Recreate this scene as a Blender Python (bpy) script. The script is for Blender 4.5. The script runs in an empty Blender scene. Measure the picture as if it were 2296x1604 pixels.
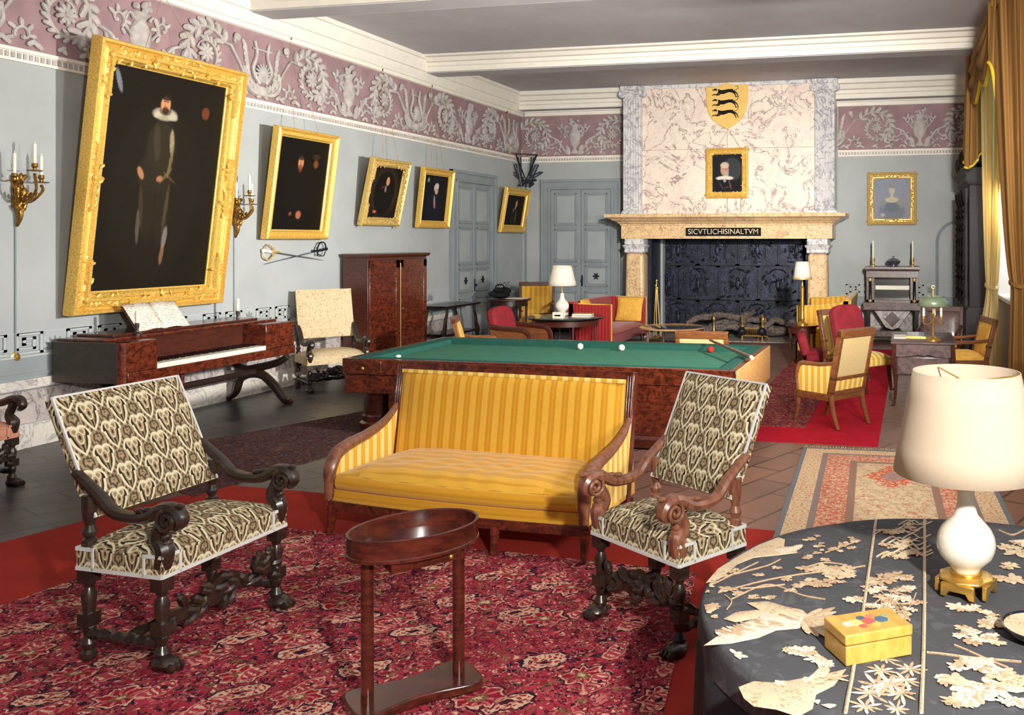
import bpy, bmesh, math, random
import numpy as np
from mathutils import Matrix, Vector
R = math.radians; pi = math.pi; sin = math.sin; cos = math.cos
SC = bpy.context.scene; COL = SC.collection
rnd = random.Random(7)

def S(r, g, b):
    f = lambda c: (c/12.92 if c <= .04045 else ((c+.055)/1.055)**2.4)
    return (f(r/255), f(g/255), f(b/255), 1)

# ------------------------------------------------------------------ shader helpers
class V:
    nt = None
    def __init__(s, k): s.k = k
    def __add__(a, b): return mth('ADD', a, b)
    def __radd__(a, b): return mth('ADD', b, a)
    def __sub__(a, b): return mth('SUBTRACT', a, b)
    def __rsub__(a, b): return mth('SUBTRACT', b, a)
    def __mul__(a, b): return mth('MULTIPLY', a, b)
    def __rmul__(a, b): return mth('MULTIPLY', b, a)
    def __truediv__(a, b): return mth('DIVIDE', a, b)
    def __lt__(a, b): return mth('LESS_THAN', a, b)
    def __gt__(a, b): return mth('GREATER_THAN', a, b)
    def __abs__(a): return mth('ABSOLUTE', a)
    def sin(a): return mth('SINE', a)
    def cos(a): return mth('COSINE', a)
    def fr(a): return mth('FRACT', a)
    def fl(a): return mth('FLOOR', a)
    def sqrt(a): return mth('SQRT', a)
def put(sock, x):
    if isinstance(x, V): V.nt.links.new(x.k, sock)
    elif isinstance(x, bpy.types.NodeSocket): V.nt.links.new(x, sock)
    else: sock.default_value = x
def mth(op, a, b=None, c=None):
    n = V.nt.nodes.new('ShaderNodeMath'); n.operation = op
    put(n.inputs[0], a)
    if b is not None: put(n.inputs[1], b)
    if c is not None: put(n.inputs[2], c)
    return V(n.outputs[0])
def vmax(a, b): return mth('MAXIMUM', a, b)
def vmin(a, b): return mth('MINIMUM', a, b)
def atan2(a, b): return mth('ARCTAN2', a, b)
def sstep(a, b, x):
    n = V.nt.nodes.new('ShaderNodeMapRange'); n.interpolation_type = 'SMOOTHSTEP'
    put(n.inputs[0], x); n.inputs[1].default_value = a; n.inputs[2].default_value = b
    return V(n.outputs[0])
def UV():
    n = V.nt.nodes.new('ShaderNodeTexCoord'); return n.outputs['UV']
def OBJ():
    n = V.nt.nodes.new('ShaderNodeTexCoord'); return n.outputs['Object']
def sep(vec):
    n = V.nt.nodes.new('ShaderNodeSeparateXYZ'); put(n.inputs[0], vec)
    return V(n.outputs[0]), V(n.outputs[1]), V(n.outputs[2])
def comb(x, y, z=0.):
    n = V.nt.nodes.new('ShaderNodeCombineXYZ'); put(n.inputs[0], x); put(n.inputs[1], y); put(n.inputs[2], z)
    return n.outputs[0]
def mapping(vec, sc=(1, 1, 1), rot=(0, 0, 0)):
    n = V.nt.nodes.new('ShaderNodeMapping'); put(n.inputs[0], vec)
    n.inputs['Scale'].default_value = sc; n.inputs['Rotation'].default_value = rot
    return n.outputs[0]
def noise(vec, scale=5., detail=3., dist=0., rough=.5, color=False):
    n = V.nt.nodes.new('ShaderNodeTexNoise'); put(n.inputs['Vector'], vec)
    n.inputs['Scale'].default_value = scale; n.inputs['Detail'].default_value = detail
    n.inputs['Distortion'].default_value = dist; n.inputs['Roughness'].default_value = rough
    return n.outputs['Color'] if color else V(n.outputs[0])
def voro(vec, scale=5., feature='F1', out='Distance', rand=1.):
    n = V.nt.nodes.new('ShaderNodeTexVoronoi'); n.feature = feature; put(n.inputs['Vector'], vec)
    n.inputs['Scale'].default_value = scale; n.inputs['Randomness'].default_value = rand
    return V(n.outputs[out])
def ramp(fac, stops, interp='LINEAR'):
    n = V.nt.nodes.new('ShaderNodeValToRGB'); put(n.inputs[0], fac); cr = n.color_ramp; cr.interpolation = interp
    while len(cr.elements) < len(stops): cr.elements.new(1)
    for e, (p, c) in zip(cr.elements, stops): e.position = p; e.color = c
    return n.outputs[0]
def mix(f, a, b):
    n = V.nt.nodes.new('ShaderNodeMix'); n.data_type = 'RGBA'
    put(n.inputs[0], f); put(n.inputs[6], a); put(n.inputs[7], b)
    return n.outputs[2]
def new(name, rough=.6, metal=0., spec=.5):
    m = bpy.data.materials.new(name); m.use_nodes = True
    V.nt = m.node_tree; b = V.nt.nodes['Principled BSDF']
    b.inputs['Roughness'].default_value = rough; b.inputs['Metallic'].default_value = metal
    b.inputs['Specular IOR Level'].default_value = spec
    return m, b
def bump(b, h, strength=.3, dist=.01):
    n = V.nt.nodes.new('ShaderNodeBump'); n.inputs['Strength'].default_value = strength
    n.inputs['Distance'].default_value = dist; put(n.inputs['Height'], h)
    V.nt.links.new(n.outputs[0], b.inputs['Normal'])
def dim(c, k): return (c[0]*k, c[1]*k, c[2]*k, 1)
def basic(name, c, rough=.6, metal=0., var=.18, sc=6., bmp=0., bsc=60., spec=.5, coat=0.):
    m, b = new(name, rough, metal, spec)
    o = OBJ(); f = noise(o, sc, 4)
    put(b.inputs['Base Color'], mix(sstep(.3, .7, f), dim(c, 1-var), dim(c, 1+var)))
    if bmp: bump(b, noise(o, bsc, 3), bmp, .004)
    if coat: b.inputs['Coat Weight'].default_value = coat; b.inputs['Coat Roughness'].default_value = .12
    return m
def woodm(name, c1, c2, rough=.3, scale=(3, 3, 22), coat=.3, fig=0.):
    m, b = new(name, rough)
    o = OBJ(); f = noise(mapping(o, scale), 2.2, 5, 1.2)
    col = mix(sstep(.3, .7, f), c1, c2)
    if fig:
        g = noise(o, 9, 4, 2.5); col = mix(sstep(.42, .66, g)*fig, col, dim(c1, .35))
    put(b.inputs['Base Color'], col)
    b.inputs['Coat Weight'].default_value = coat; b.inputs['Coat Roughness'].default_value = .15
    return m
MT = {}
G = MT.__setitem__
G('wall', basic('wall_paint', S(168, 173, 175), .8, var=.06, sc=1.6, bmp=.15, bsc=40))
G('wall_dark', basic('dado_paint', S(140, 149, 152), .7, var=.06))
G('key', basic('fret_paint', S(178, 184, 182), .7, var=.05))
G('keydark', basic('fret_outline_paint', S(124, 132, 138), .7, var=.08))
G('mauve', basic('frieze_ground', S(150, 122, 126), .85, var=.14, sc=4, bmp=.2))
G('relief', basic('frieze_relief', S(178, 172, 168), .7, var=.16, sc=9))
G('ceil', basic('ceiling_paint', S(190, 187, 192), .9, var=.04, sc=2))
G('white', basic('white_plaster', S(236, 230, 220), .7, var=.03))
G('door', basic('door_paint', S(136, 146, 151), .5, var=.07, sc=3))
G('doorlt', basic('door_panel_paint', S(158, 166, 169), .5, var=.06, sc=3))
def gilt(name, c, rough, metal):
    m, b = new(name, rough, metal)
    o = OBJ(); f = noise(o, 60, 4, .6)
    put(b.inputs['Base Color'], mix(sstep(.3, .6, f), dim(c, .68), dim(c, 1.08)))
    bump(b, noise(o, 110, 3), .25, .003); return m
G('gilt', gilt('gilt_wood', S(232, 188, 92), .4, .35))
G('gilt2', gilt('worn_gilt_wood', S(214, 182, 108), .42, .35))
G('brass', basic('brass', S(214, 172, 88), .28, .85, var=.15))
G('bronze', basic('gilt_bronze', S(150, 112, 52), .35, .8, var=.35, sc=30))
G('iron', basic('wrought_iron', S(34, 38, 50), .5, .5, var=.4, sc=20))
G('mahog', woodm('mahogany', S(80, 33, 21), S(114, 50, 31), .22, (3, 3, 12), .5, .75))
G('mahogd', woodm('dark_mahogany', S(62, 26, 20), S(92, 38, 26), .22, (3, 3, 14), .5, .4))
G('walnut', woodm('walnut', S(104, 62, 46), S(140, 90, 66), .35, (4, 18, 4), .3))
G('fruit', woodm('fruitwood', S(104, 62, 34), S(134, 84, 48), .35, (4, 4, 14), .3))
G('fruitl', woodm('pale_fruitwood', S(188, 140, 84), S(208, 162, 104), .35, (4, 4, 14), .3))
G('ebony', woodm('dark_oak', S(30, 21, 18), S(52, 36, 28), .35, (4, 4, 18), .3))
G('ebonyred', woodm('dark_rosewood', S(58, 26, 20), S(84, 40, 28), .3, (4, 4, 18), .4))
G('brownend', woodm('piano_side_wood', S(48, 40, 29), S(62, 52, 39), .4, (4, 4, 12), .1))
G('blackoak', woodm('black_carved_oak', S(24, 19, 17), S(40, 30, 26), .65, (4, 4, 18), .0))
G('greywood', woodm('desk_wood', S(74, 56, 56), S(110, 88, 86), .3, (4, 14, 4), .4))
G('wax', basic('candle_wax', S(240, 234, 218), .45, var=.02))
G('ivory', basic('ivory', S(238, 232, 214), .35, var=.04))
G('paper', basic('paper', S(240, 232, 216), .8, var=.03))
G('gold_cord', basic('gold_cord', S(170, 150, 110), .7))
G('black', basic('black_lacquer', S(14, 12, 14), .2, var=.2, coat=.4))
G('soot', basic('soot', S(16, 17, 24), .8, var=.4, sc=4))
def ironplate():
    m, b = new('cast_iron', .42, .45)
    o = OBJ(); f = noise(o, 7, 5, .5); g = noise(o, 60, 3)
    c = mix(sstep(.4, .75, f), S(20, 22, 36), S(42, 48, 72))
    put(b.inputs['Base Color'], mix(sstep(.62, .7, g), c, S(110, 118, 140)))
    bump(b, g, .5, .01); return m
G('plate', ironplate())
G('log', basic('charred_log', S(98, 88, 84), .9, var=.5, sc=22, bmp=.8, bsc=24))
G('logend', basic('cut_log', S(168, 128, 90), .8, var=.2))
G('baize', basic('green_baize', S(60, 108, 90), .95, var=.06, sc=8, bmp=.2, bsc=300, spec=.1))
G('baized', basic('green_cushion_baize', S(38, 82, 72), .95, var=.08, sc=8, spec=.1))  # darker copy of the baize, the cushion's shadow put into the colour
G('redball', basic('red_ball', S(196, 40, 36), .12, var=.02))
G('felt', basic('red_felt', S(150, 46, 38), .95, var=.1, sc=3, bmp=.2, bsc=200, spec=.1))
G('runner', basic('red_runner', S(184, 30, 50), .95, var=.1, sc=5, bmp=.2, bsc=200, spec=.1))
G('fringe', basic('cotton_fringe', S(206, 190, 158), .9))
G('braid', basic('white_braid', S(206, 206, 204), .8, var=.06))
G('velvet', basic('red_velvet', S(134, 38, 47), .8, var=.15, sc=9, spec=.2))
G('creamlin', basic('cream_linen', S(200, 176, 124), .85, var=.04, sc=50, bmp=.15, bsc=300))
G('ochre', basic('yellow_cotton', S(232, 178, 74), .85, var=.12, sc=14))
def shade(name, c, tr=.35):
    m, b = new(name, .9, spec=.1)
    o = OBJ(); f = noise(o, 90, 2)
    put(b.inputs['Base Color'], mix(f, dim(c, .93), c)); bump(b, noise(o, 260, 2), .2, .002)
    t = V.nt.nodes.new('ShaderNodeBsdfTranslucent'); t.inputs[0].default_value = c
    mx = V.nt.nodes.new('ShaderNodeMixShader'); mx.inputs[0].default_value = tr
    V.nt.links.new(b.outputs[0], mx.inputs[1]); V.nt.links.new(t.outputs[0], mx.inputs[2])
    V.nt.links.new(mx.outputs[0], V.nt.nodes['Material Output'].inputs[0]); return m
G('shade', shade('linen_shade', S(222, 205, 183)))
G('shadew', shade('white_shade', S(252, 248, 236)))
G('ceramic', basic('glazed_ceramic', S(226, 222, 208), .18, var=.05, sc=10, coat=.5))
G('shadeg', basic('green_tole', S(128, 146, 118), .3, .3, var=.06))
G('glass', basic('dull_mirror', S(150, 158, 176), .12, .9, var=.2))
def curtain(name, c):
    m, b = new(name, .8, spec=.2)
    o = OBJ(); f = noise(o, 120, 2); put(b.inputs['Base Color'], mix(f, dim(c, .9), dim(c, 1.08))); bump(b, f, .1, .002)
    return m
G('cur', shade('yellow_curtain', S(246, 226, 170), .4))
G('curb', curtain('ochre_curtain', S(140, 102, 54)))
G('curtrim', curtain('yellow_trim', S(226, 186, 60)))
def sky_pane():
    m, b = new('window_glass', .05)
    b.inputs['Transmission Weight'].default_value = 1; b.inputs['IOR'].default_value = 1.1
    b.inputs['Base Color'].default_value = (.95, .97, 1, 1); return m
G('pane', sky_pane())
# --- marbles
def marble(name, base, base2, vein, sc=1.6, w=.035, amt=.9, flute=0):
    m, b = new(name, .3)
    o = OBJ(); d = noise(o, sc*1.3, 5, .8, color=True)
    n1 = noise(d, 3.2, 5, .5); n2 = noise(o, sc*2.2, 7, 1.6, .6)
    n3 = noise(o, sc*5, 6, 1.2, .6)
    col = mix(sstep(.35, .65, n1), base, base2)
    v1 = 1-sstep(0, w, abs(n2-.5)); v2 = 1-sstep(0, w*.7, abs(n3-.5))
    col = mix(v2*(amt*.45), col, dim(vein, 1.25)); col = mix(v1*amt, col, vein)
    col = mix(sstep(.6, .72, n1)*.35, col, dim(vein, 1.8))
    put(b.inputs['Base Color'], col); return m
G('mpink', marble('pink_veined_marble', S(238, 224, 210), S(226, 206, 196), S(150, 124, 124), .62, .022))
G('myel', marble('yellow_breccia_marble', S(232, 200, 152), S(216, 176, 132), S(140, 100, 84), 2.4, .03, .75))
G('mgrey', marble('grey_veined_marble', S(222, 220, 220), S(204, 202, 206), S(134, 136, 150), 1.3, .035))
G('mskirt', marble('white_veined_marble', S(222, 216, 206), S(206, 200, 196), S(140, 134, 140), 1.2, .03, .7))
G('mskirt2', marble('dado_marble', S(196, 186, 182), S(182, 170, 168), S(112, 104, 112), 1.6, .04, .8))
def floorm():
    m, b = new('terracotta_floor', .38)
    o = OBJ(); mp = mapping(o, (1, 1, 1), (0, 0, R(-65)))
    n = V.nt.nodes.new('ShaderNodeTexBrick'); put(n.inputs['Vector'], mp)
    n.inputs['Scale'].default_value = 1; n.inputs['Brick Width'].default_value = .62; n.inputs['Row Height'].default_value = .3
    n.inputs['Mortar Size'].default_value = .012; n.inputs['Color1'].default_value = S(136, 98, 84)
    n.inputs['Color2'].default_value = S(110, 82, 73); n.inputs['Mortar'].default_value = S(44, 36, 34)
    f = noise(o, 3, 6, .5); x, y, z = sep(o)
    side = sstep(-4.6, -2.6, x)                       # darker and greyer towards the left wall, warmer to the right
    c = mix(sstep(.3, .75, f)*.6, n.outputs[0], S(138, 100, 86))
    dk = mix(sstep(.3, .7, f), S(56, 52, 52), S(80, 73, 72))
    dk = mix(V(n.outputs['Fac']), dk, S(24, 21, 21))
    put(b.inputs['Base Color'], mix(side, dk, c)); bump(b, n.outputs['Fac'], -.4, .01); return m
G('floor', floorm())
# --- fabrics
def stripe(name, ca, cb, cc, per=.1, axis=0, rough=.55):
    m, b = new(name, rough, spec=.3)
    u, v, _ = sep(UV()); x = (u, v)[axis]
    p = (x/per).fr(); a = sstep(.0, .06, p)-sstep(.5, .56, p)
    t = sstep(.7, .73, p)-sstep(.84, .87, p)
    col = mix(a, ca, cb); col = mix(t*.6, col, cc)
    put(b.inputs['Base Color'], mix(noise(UV(), 30, 3)*.3, col, dim(ca, .8)))
    b.inputs['Sheen Weight'].default_value = .2; bump(b, noise(UV(), 18, 3), .25, .008); return m
G('silk', stripe('yellow_striped_silk', S(206, 146, 28), S(230, 180, 66), S(220, 164, 44), .098))
G('silkflat', stripe('yellow_striped_silk_across', S(208, 148, 32), S(226, 172, 56), S(216, 160, 40), .098, 1))
G('silkpale', stripe('pale_yellow_striped_silk', S(216, 168, 48), S(244, 220, 140), S(224, 182, 70), .085))
G('redsilk', stripe('crimson_striped_silk', S(140, 26, 30), S(170, 44, 44), S(150, 30, 34), .06))
def damask():
    m, b = new('cut_velvet_damask', .85, spec=.15)
    u, v, _ = sep(UV()); a = u/.158; c = v/.205
    xA = (a).fr()-.5; yA = (c).fr()-.5; xB = (a+.5).fr()-.5; yB = (c+.5).fr()-.5
    s = (abs(xA)+abs(yA)) < (abs(xB)+abs(yB))
    x = s*xA+(1-s)*xB; y = s*yA+(1-s)*yB
    ax = abs(x)
    x = x+(noise(UV(), 40, 2)-.5)*.04; y = y+(noise(UV(), 34, 2)-.5)*.04; ax = abs(x)
    d1 = ((ax-.13)*(ax-.13)+(y-.1)*(y-.1)).sqrt()-.175
    top = y > .06
    h = top*d1+(1-top)*((ax-.3-(y-.06)*.66-.05*((y+.17)*9.).cos()+.03)*.85)
    ring = 1-sstep(.02, .042, abs(h)); inside = 1-sstep(-.01, .01, h)
    ov = (x*x/.0075+(y-.03)*(y-.03)/.018).sqrt()
    ring2 = 1-sstep(.1, .2, abs(ov-1.))
    c2 = ((ax-.1)*(ax-.1)+(y-.16)*(y-.16)).sqrt(); curl = (1-sstep(.015, .03, abs(c2-.075)))*inside
    pet = sstep(-.2, .3, (atan2(x, y+.42)*15.).cos())
    d2 = ((ax-.52)*(ax-.52)+(y+.05)*(y+.05)).sqrt()
    arms = sstep(-.1, .35, (d2*52.).sin())*sstep(.04, .055, h)
    col = mix(sstep(.35, .65, noise(UV(), 60, 2)), S(160, 140, 108), S(136, 118, 90))
    col = mix(arms*.88, col, S(58, 49, 40)); col = mix(inside, col, S(140, 120, 90)); col = mix(inside*pet, col, S(48, 40, 33))
    col = mix(curl*.8, col, S(200, 188, 154)); col = mix(1-sstep(.95, 1.05, ov), col, S(152, 130, 98)); col = mix(1-sstep(.3, .45, ov), col, S(52, 42, 34))
    col = mix(vmax(ring, ring2*.8), col, S(212, 203, 172)); lob = inside*pet
    put(b.inputs['Base Color'], col); bump(b, vmax(ring, lob*.5), .35, .004); return m
G('damask', damask())
def tapestry(name, c, c2, sc=40.):
    m, b = new(name, .9, spec=.1)
    f = noise(UV(), sc, 3, 1.5); g = noise(UV(), sc*.3, 3, 1)
    put(b.inputs['Base Color'], mix((sstep(.54, .6, f))*sstep(.35, .6, g), c, c2)); return m
G('tapcream', tapestry('cream_tapestry', S(206, 188, 152), S(160, 128, 102), 60.))
G('tappink', tapestry('pink_tapestry', S(196, 140, 116), S(160, 100, 84)))
def persian(name, pal, sc=1., motif=None):
    m, b = new(name, .95, spec=.08)
    uv = UV(); u, v, _ = sep(uv)
    w = noise(uv, 9*sc, 3, color=True)
    wx, wy, _z = sep(w); uw = comb(u+(wx-.5)*.09, v+(wy-.5)*.06)
    n1 = V.nt.nodes.new('ShaderNodeTexVoronoi'); put(n1.inputs['Vector'], uw); n1.inputs['Scale'].default_value = 34*sc
    st = [(i/len(pal), c) for i, c in enumerate(pal)]
    c1 = ramp(sep(n1.outputs['Color'])[1], st, 'CONSTANT')
    n = V.nt.nodes.new('ShaderNodeTexVoronoi'); put(n.inputs['Vector'], uw); n.inputs['Scale'].default_value = 75*sc; n.distance = 'MANHATTAN'
    c2 = ramp(sep(n.outputs['Color'])[0], [(i/len(pal), pal[(i*5+2) % len(pal)]) for i in range(len(pal))], 'CONSTANT')
    col = mix(sstep(.44, .5, noise(uv, 13*sc, 3)), c1, c2)
    ln = noise(uw, 15*sc, 2, 1.5)
    col = mix((1-sstep(.012, .026, abs(ln-.5)))*.8, col, pal[5]); col = mix((1-sstep(.012, .024, abs(ln-.44)))*.85, col, pal[3])
    if motif:
        uu, vv, _q = sep(uw)
        k = (vv/.21).fl(); a = (uu/.34+k*.37).fr()-.5; c = (vv/.21).fr()-.5
        el = ((a*a*5.+c*c*5.5).sqrt())+(noise(uv, 22, 2)-.5)*.25
        sel = ((k*.731+(uu/.34+k*.37).fl()*.413).fr() > .38)
        ins = (1-sstep(.72, .76, el))*sel
        dot = sstep(.3, .5, ((atan2(c, a)*7.).sin()*(el*22.).sin()))
        col = mix(ins*dot*.85, col, motif[0]); col = mix(ins*(1-sstep(.16, .2, el)), col, motif[2])
        col = mix((1-sstep(.02, .06, abs(el-.74)))*sel*sstep(.42, .55, noise(uv, 14, 2))*.7, col, motif[0])
    col = mix(sstep(.55, .75, noise(uv, 1.6, 3))*.35, col, pal[min(6, len(pal)-1)])
    put(b.inputs['Base Color'], col); bump(b, noise(uv, 200, 2), .3, .004); return m
PR = [S(136, 22, 40), S(158, 32, 52), S(172, 66, 76), S(30, 24, 42), S(144, 26, 44), S(204, 168, 144), S(96, 18, 30), S(110, 86, 60), S(160, 34, 54), S(28, 20, 38), S(186, 110, 104)]
PERS_LATER = 1
G('persian2', persian('faded_persian_pile', [S(134, 40, 46), S(156, 62, 62), S(170, 96, 84), S(70, 50, 66), S(178, 130, 112), S(120, 34, 42)], .8))
G('persian3', persian('dark_persian_pile', [S(44, 36, 44), S(70, 44, 40), S(50, 52, 70), S(88, 58, 48), S(34, 30, 40), S(72, 40, 40), S(104, 84, 76)], .9))
def persian_big():
    m, b = new('red_persian_pile', .95, spec=.08)
    uv = mapping(UV(), (1, 1, 1), (0, 0, R(-38))); u0, v0, _ = sep(uv)
    w = noise(uv, 7, 4, .5, color=True); wx, wy, _z = sep(w)
    u = u0+(wx-.5)*.12; v = v0+(wy-.5)*.12
    RED, RED2, PINK, CRM, NAVY, OLV = S(150, 46, 60), S(112, 28, 40), S(190, 104, 104), S(204, 170, 144), S(38, 27, 42), S(118, 92, 62)
    col = mix(sstep(.42, .58, noise(uv, 5, 3)), RED, S(164, 54, 70))
    def spots(col, sc, r, cols, keep, off):
        n = V.nt.nodes.new('ShaderNodeTexVoronoi'); put(n.inputs['Vector'], comb(u+off, v)); n.inputs['Scale'].default_value = sc
        c = sep(n.outputs['Color']); d = V(n.outputs['Distance'])
        k = (1-sstep(r, r+.09, d))*(c[1] < keep)
        return mix(k, col, ramp(c[0], [(i/len(cols), q) for i, q in enumerate(cols)], 'CONSTANT'))
    col = spots(col, 19, .4, [OLV, RED2, PINK, NAVY, S(140, 60, 60), RED2], .6, 7.7)
    col = spots(col, 34, .36, [NAVY, PINK, RED2, OLV, NAVY, CRM], .75, 0.)
    col = spots(col, 48, .3, [CRM, NAVY, PINK, NAVY, RED], .6, 3.1)
    ln = noise(comb(u, v), 11, 2, 1.2); col = mix(1-sstep(.01, .02, abs(ln-.5)), col, NAVY); col = mix((1-sstep(.006, .014, abs(ln-.53)))*.9, col, PINK)
    def lattice(px, py, ou, ov):
        k = ((v+ov)/py).fl(); a = ((u+ou)/px+k*.5).fr()-.5; c = ((v+ov)/py).fr()-.5
        h = ((k*7.31+((u+ou)/px+k*.5).fl()*3.77).sin()*43.7).fr(); return a*px, c*py, h
    def band(col, d, lo, hi, c, k=1.): return mix((sstep(lo, lo+.03, d)-sstep(hi, hi+.03, d))*k, col, c)
    # stepped cream cartouches
    a, c, h = lattice(.52, .3, .1, .05); d = vmax(abs(a)/.12, abs(c)/.06)*.7+(abs(a)/.12+abs(c)/.06)*.25; on = h < .62
    inn = (1-sstep(.9, .94, d))*on; col = mix(inn, col, CRM); th = atan2(c, a)
    col = mix(inn*sstep(.1, .3, (a*150.).sin()*(c*150.).sin())*(d < .8), col, S(160, 44, 58)); col = mix(inn*(1-sstep(.22, .26, d)), col, NAVY)
    col = mix((sstep(.88, .92, d)-sstep(1.02, 1.06, d))*on, col, NAVY)
    # round palmettes
    a, c, h = lattice(.47, .34, .33, .2); r = ((a*a+c*c*1.7).sqrt())/.1; th = atan2(c, a); r = r*(1+.13*(th*8.).cos()); on = h < .8
    inn = (1-sstep(.96, 1.0, r))*on; col = mix(inn, col, S(140, 28, 44)); col = mix(inn*sstep(.2, .5, (th*9.).sin())*(r > .4), col, PINK)
    col = mix((sstep(.9, .94, r)-sstep(1.02, 1.06, r))*on, col, CRM); col = mix((sstep(1.06, 1.1, r)-sstep(1.16, 1.2, r))*on, col, NAVY)
    col = mix(inn*(1-sstep(.4, .44, r)), col, OLV); col = mix(inn*(1-sstep(.2, .24, r)), col, CRM)
    # leaning boteh shapes
    a, c, h = lattice(.39, .26, .2, .13); x = a*.8+c*.6; y = c*.8-a*.6; r = ((x/.085)*(x/.085)+(y/.042)*(y/.042)).sqrt()+x*4.; on = h < .7
    inn = (1-sstep(.95, 1., r))*on; col = mix(inn, col, S(170, 58, 72)); col = mix(inn*sstep(.2, .4, (x*190.).sin())*(r < .8), col, CRM)
    col = mix((sstep(.92, .96, r)-sstep(1.06, 1.1, r))*on, col, S(200, 150, 130)); col = mix(inn*(1-sstep(.2, .3, r)), col, NAVY)
    col = spots(col, 62, .26, [NAVY, PINK, CRM, NAVY, RED2, OLV], .55, 5.3)
    col = mix((1-sstep(.014, .03, abs(noise(comb(u, v), 17, 2, .8)-.47)))*.75, col, RED2)
    col = mix(sstep(.5, .75, noise(uv, 1.5, 3))*.3, col, RED2)
    put(b.inputs['Base Color'], col); bump(b, noise(uv, 200, 2), .3, .004); return m
def palerug(hx, hy):
    m, b = new('pale_rug_pile', .95, spec=.08)
    uv = UV(); u, v, _ = sep(uv)
    d = vmin(hx-abs(u), hy-abs(v))
    f = noise(uv, 26, 3, 1.5); g = voro(uv, 16)
    cream = mix(sstep(.4, .6, noise(uv, 12, 3)), S(214, 192, 158), S(198, 174, 140))
    field = mix(sstep(.56, .6, f)*.8, cream, S(180, 104, 76)); field = mix(sstep(.06, .1, g), S(150, 128, 108), field)
    md = abs(u/.55)+abs((v-.75)/.85); med = 1-sstep(.42, .45, md+(noise(uv, 18, 1)-.5)*.4)
    med2 = 1-sstep(.18, .2, md+(noise(uv, 22, 1)-.5)*.2)
    field = mix(med*sstep(.44, .5, noise(uv, 30, 2)), field, S(206, 92, 64)); field = mix(med2*.7, field, S(140, 136, 136))
    a = ((u+v)*9.).fr()
    bord = mix(sstep(.5, .55, noise(uv, 34, 2, 1)), S(200, 106, 80), S(216, 182, 150))
    bord = mix((abs(a-.5) < .1)*.6, bord, S(168, 152, 140))
    gd = mix(sstep(.52, .58, noise(uv, 50, 2)), S(216, 194, 158), S(198, 130, 98))
    col = mix((d < .52), field, S(150, 120, 104)); col = mix((d < .46), col, bord); col = mix((d < .25), col, S(142, 126, 118))
    col = mix((d < .2), col, gd); col = mix((d < .04), col, S(120, 122, 126))
    put(b.inputs['Base Color'], col); bump(b, noise(uv, 200, 2), .3, .004); return m
G('persian', persian_big())
G('palerug', palerug(.82, 1.7))
G('blackfringe', basic('black_silk_fringe', S(22, 21, 24), .8, var=.3, sc=60, bmp=.4, bsc=120))  # black stands in for shadow on the hanging cloth
G('cloth', tapestry('charcoal_satin', S(78, 78, 82), S(92, 92, 96), 14.))
G('embr', tapestry('cream_silk_embroidery', S(206, 186, 156), S(168, 140, 112), 70.))
G('embr2', tapestry('fawn_silk_embroidery', S(186, 158, 128), S(150, 124, 100), 60.))
G('embrw', tapestry('white_silk_embroidery', S(222, 206, 184), S(190, 166, 142), 80.))
def paintm():
    m, b = new('oil_paint', .6, spec=.15)
    a = V.nt.nodes.new('ShaderNodeVertexColor'); a.layer_name = 'paint'
    n = noise(OBJ(), 24, 5); put(b.inputs['Base Color'], mix(n*.3, a.outputs[0], S(12, 10, 8)))
    return m
G('paint', paintm())

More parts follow.
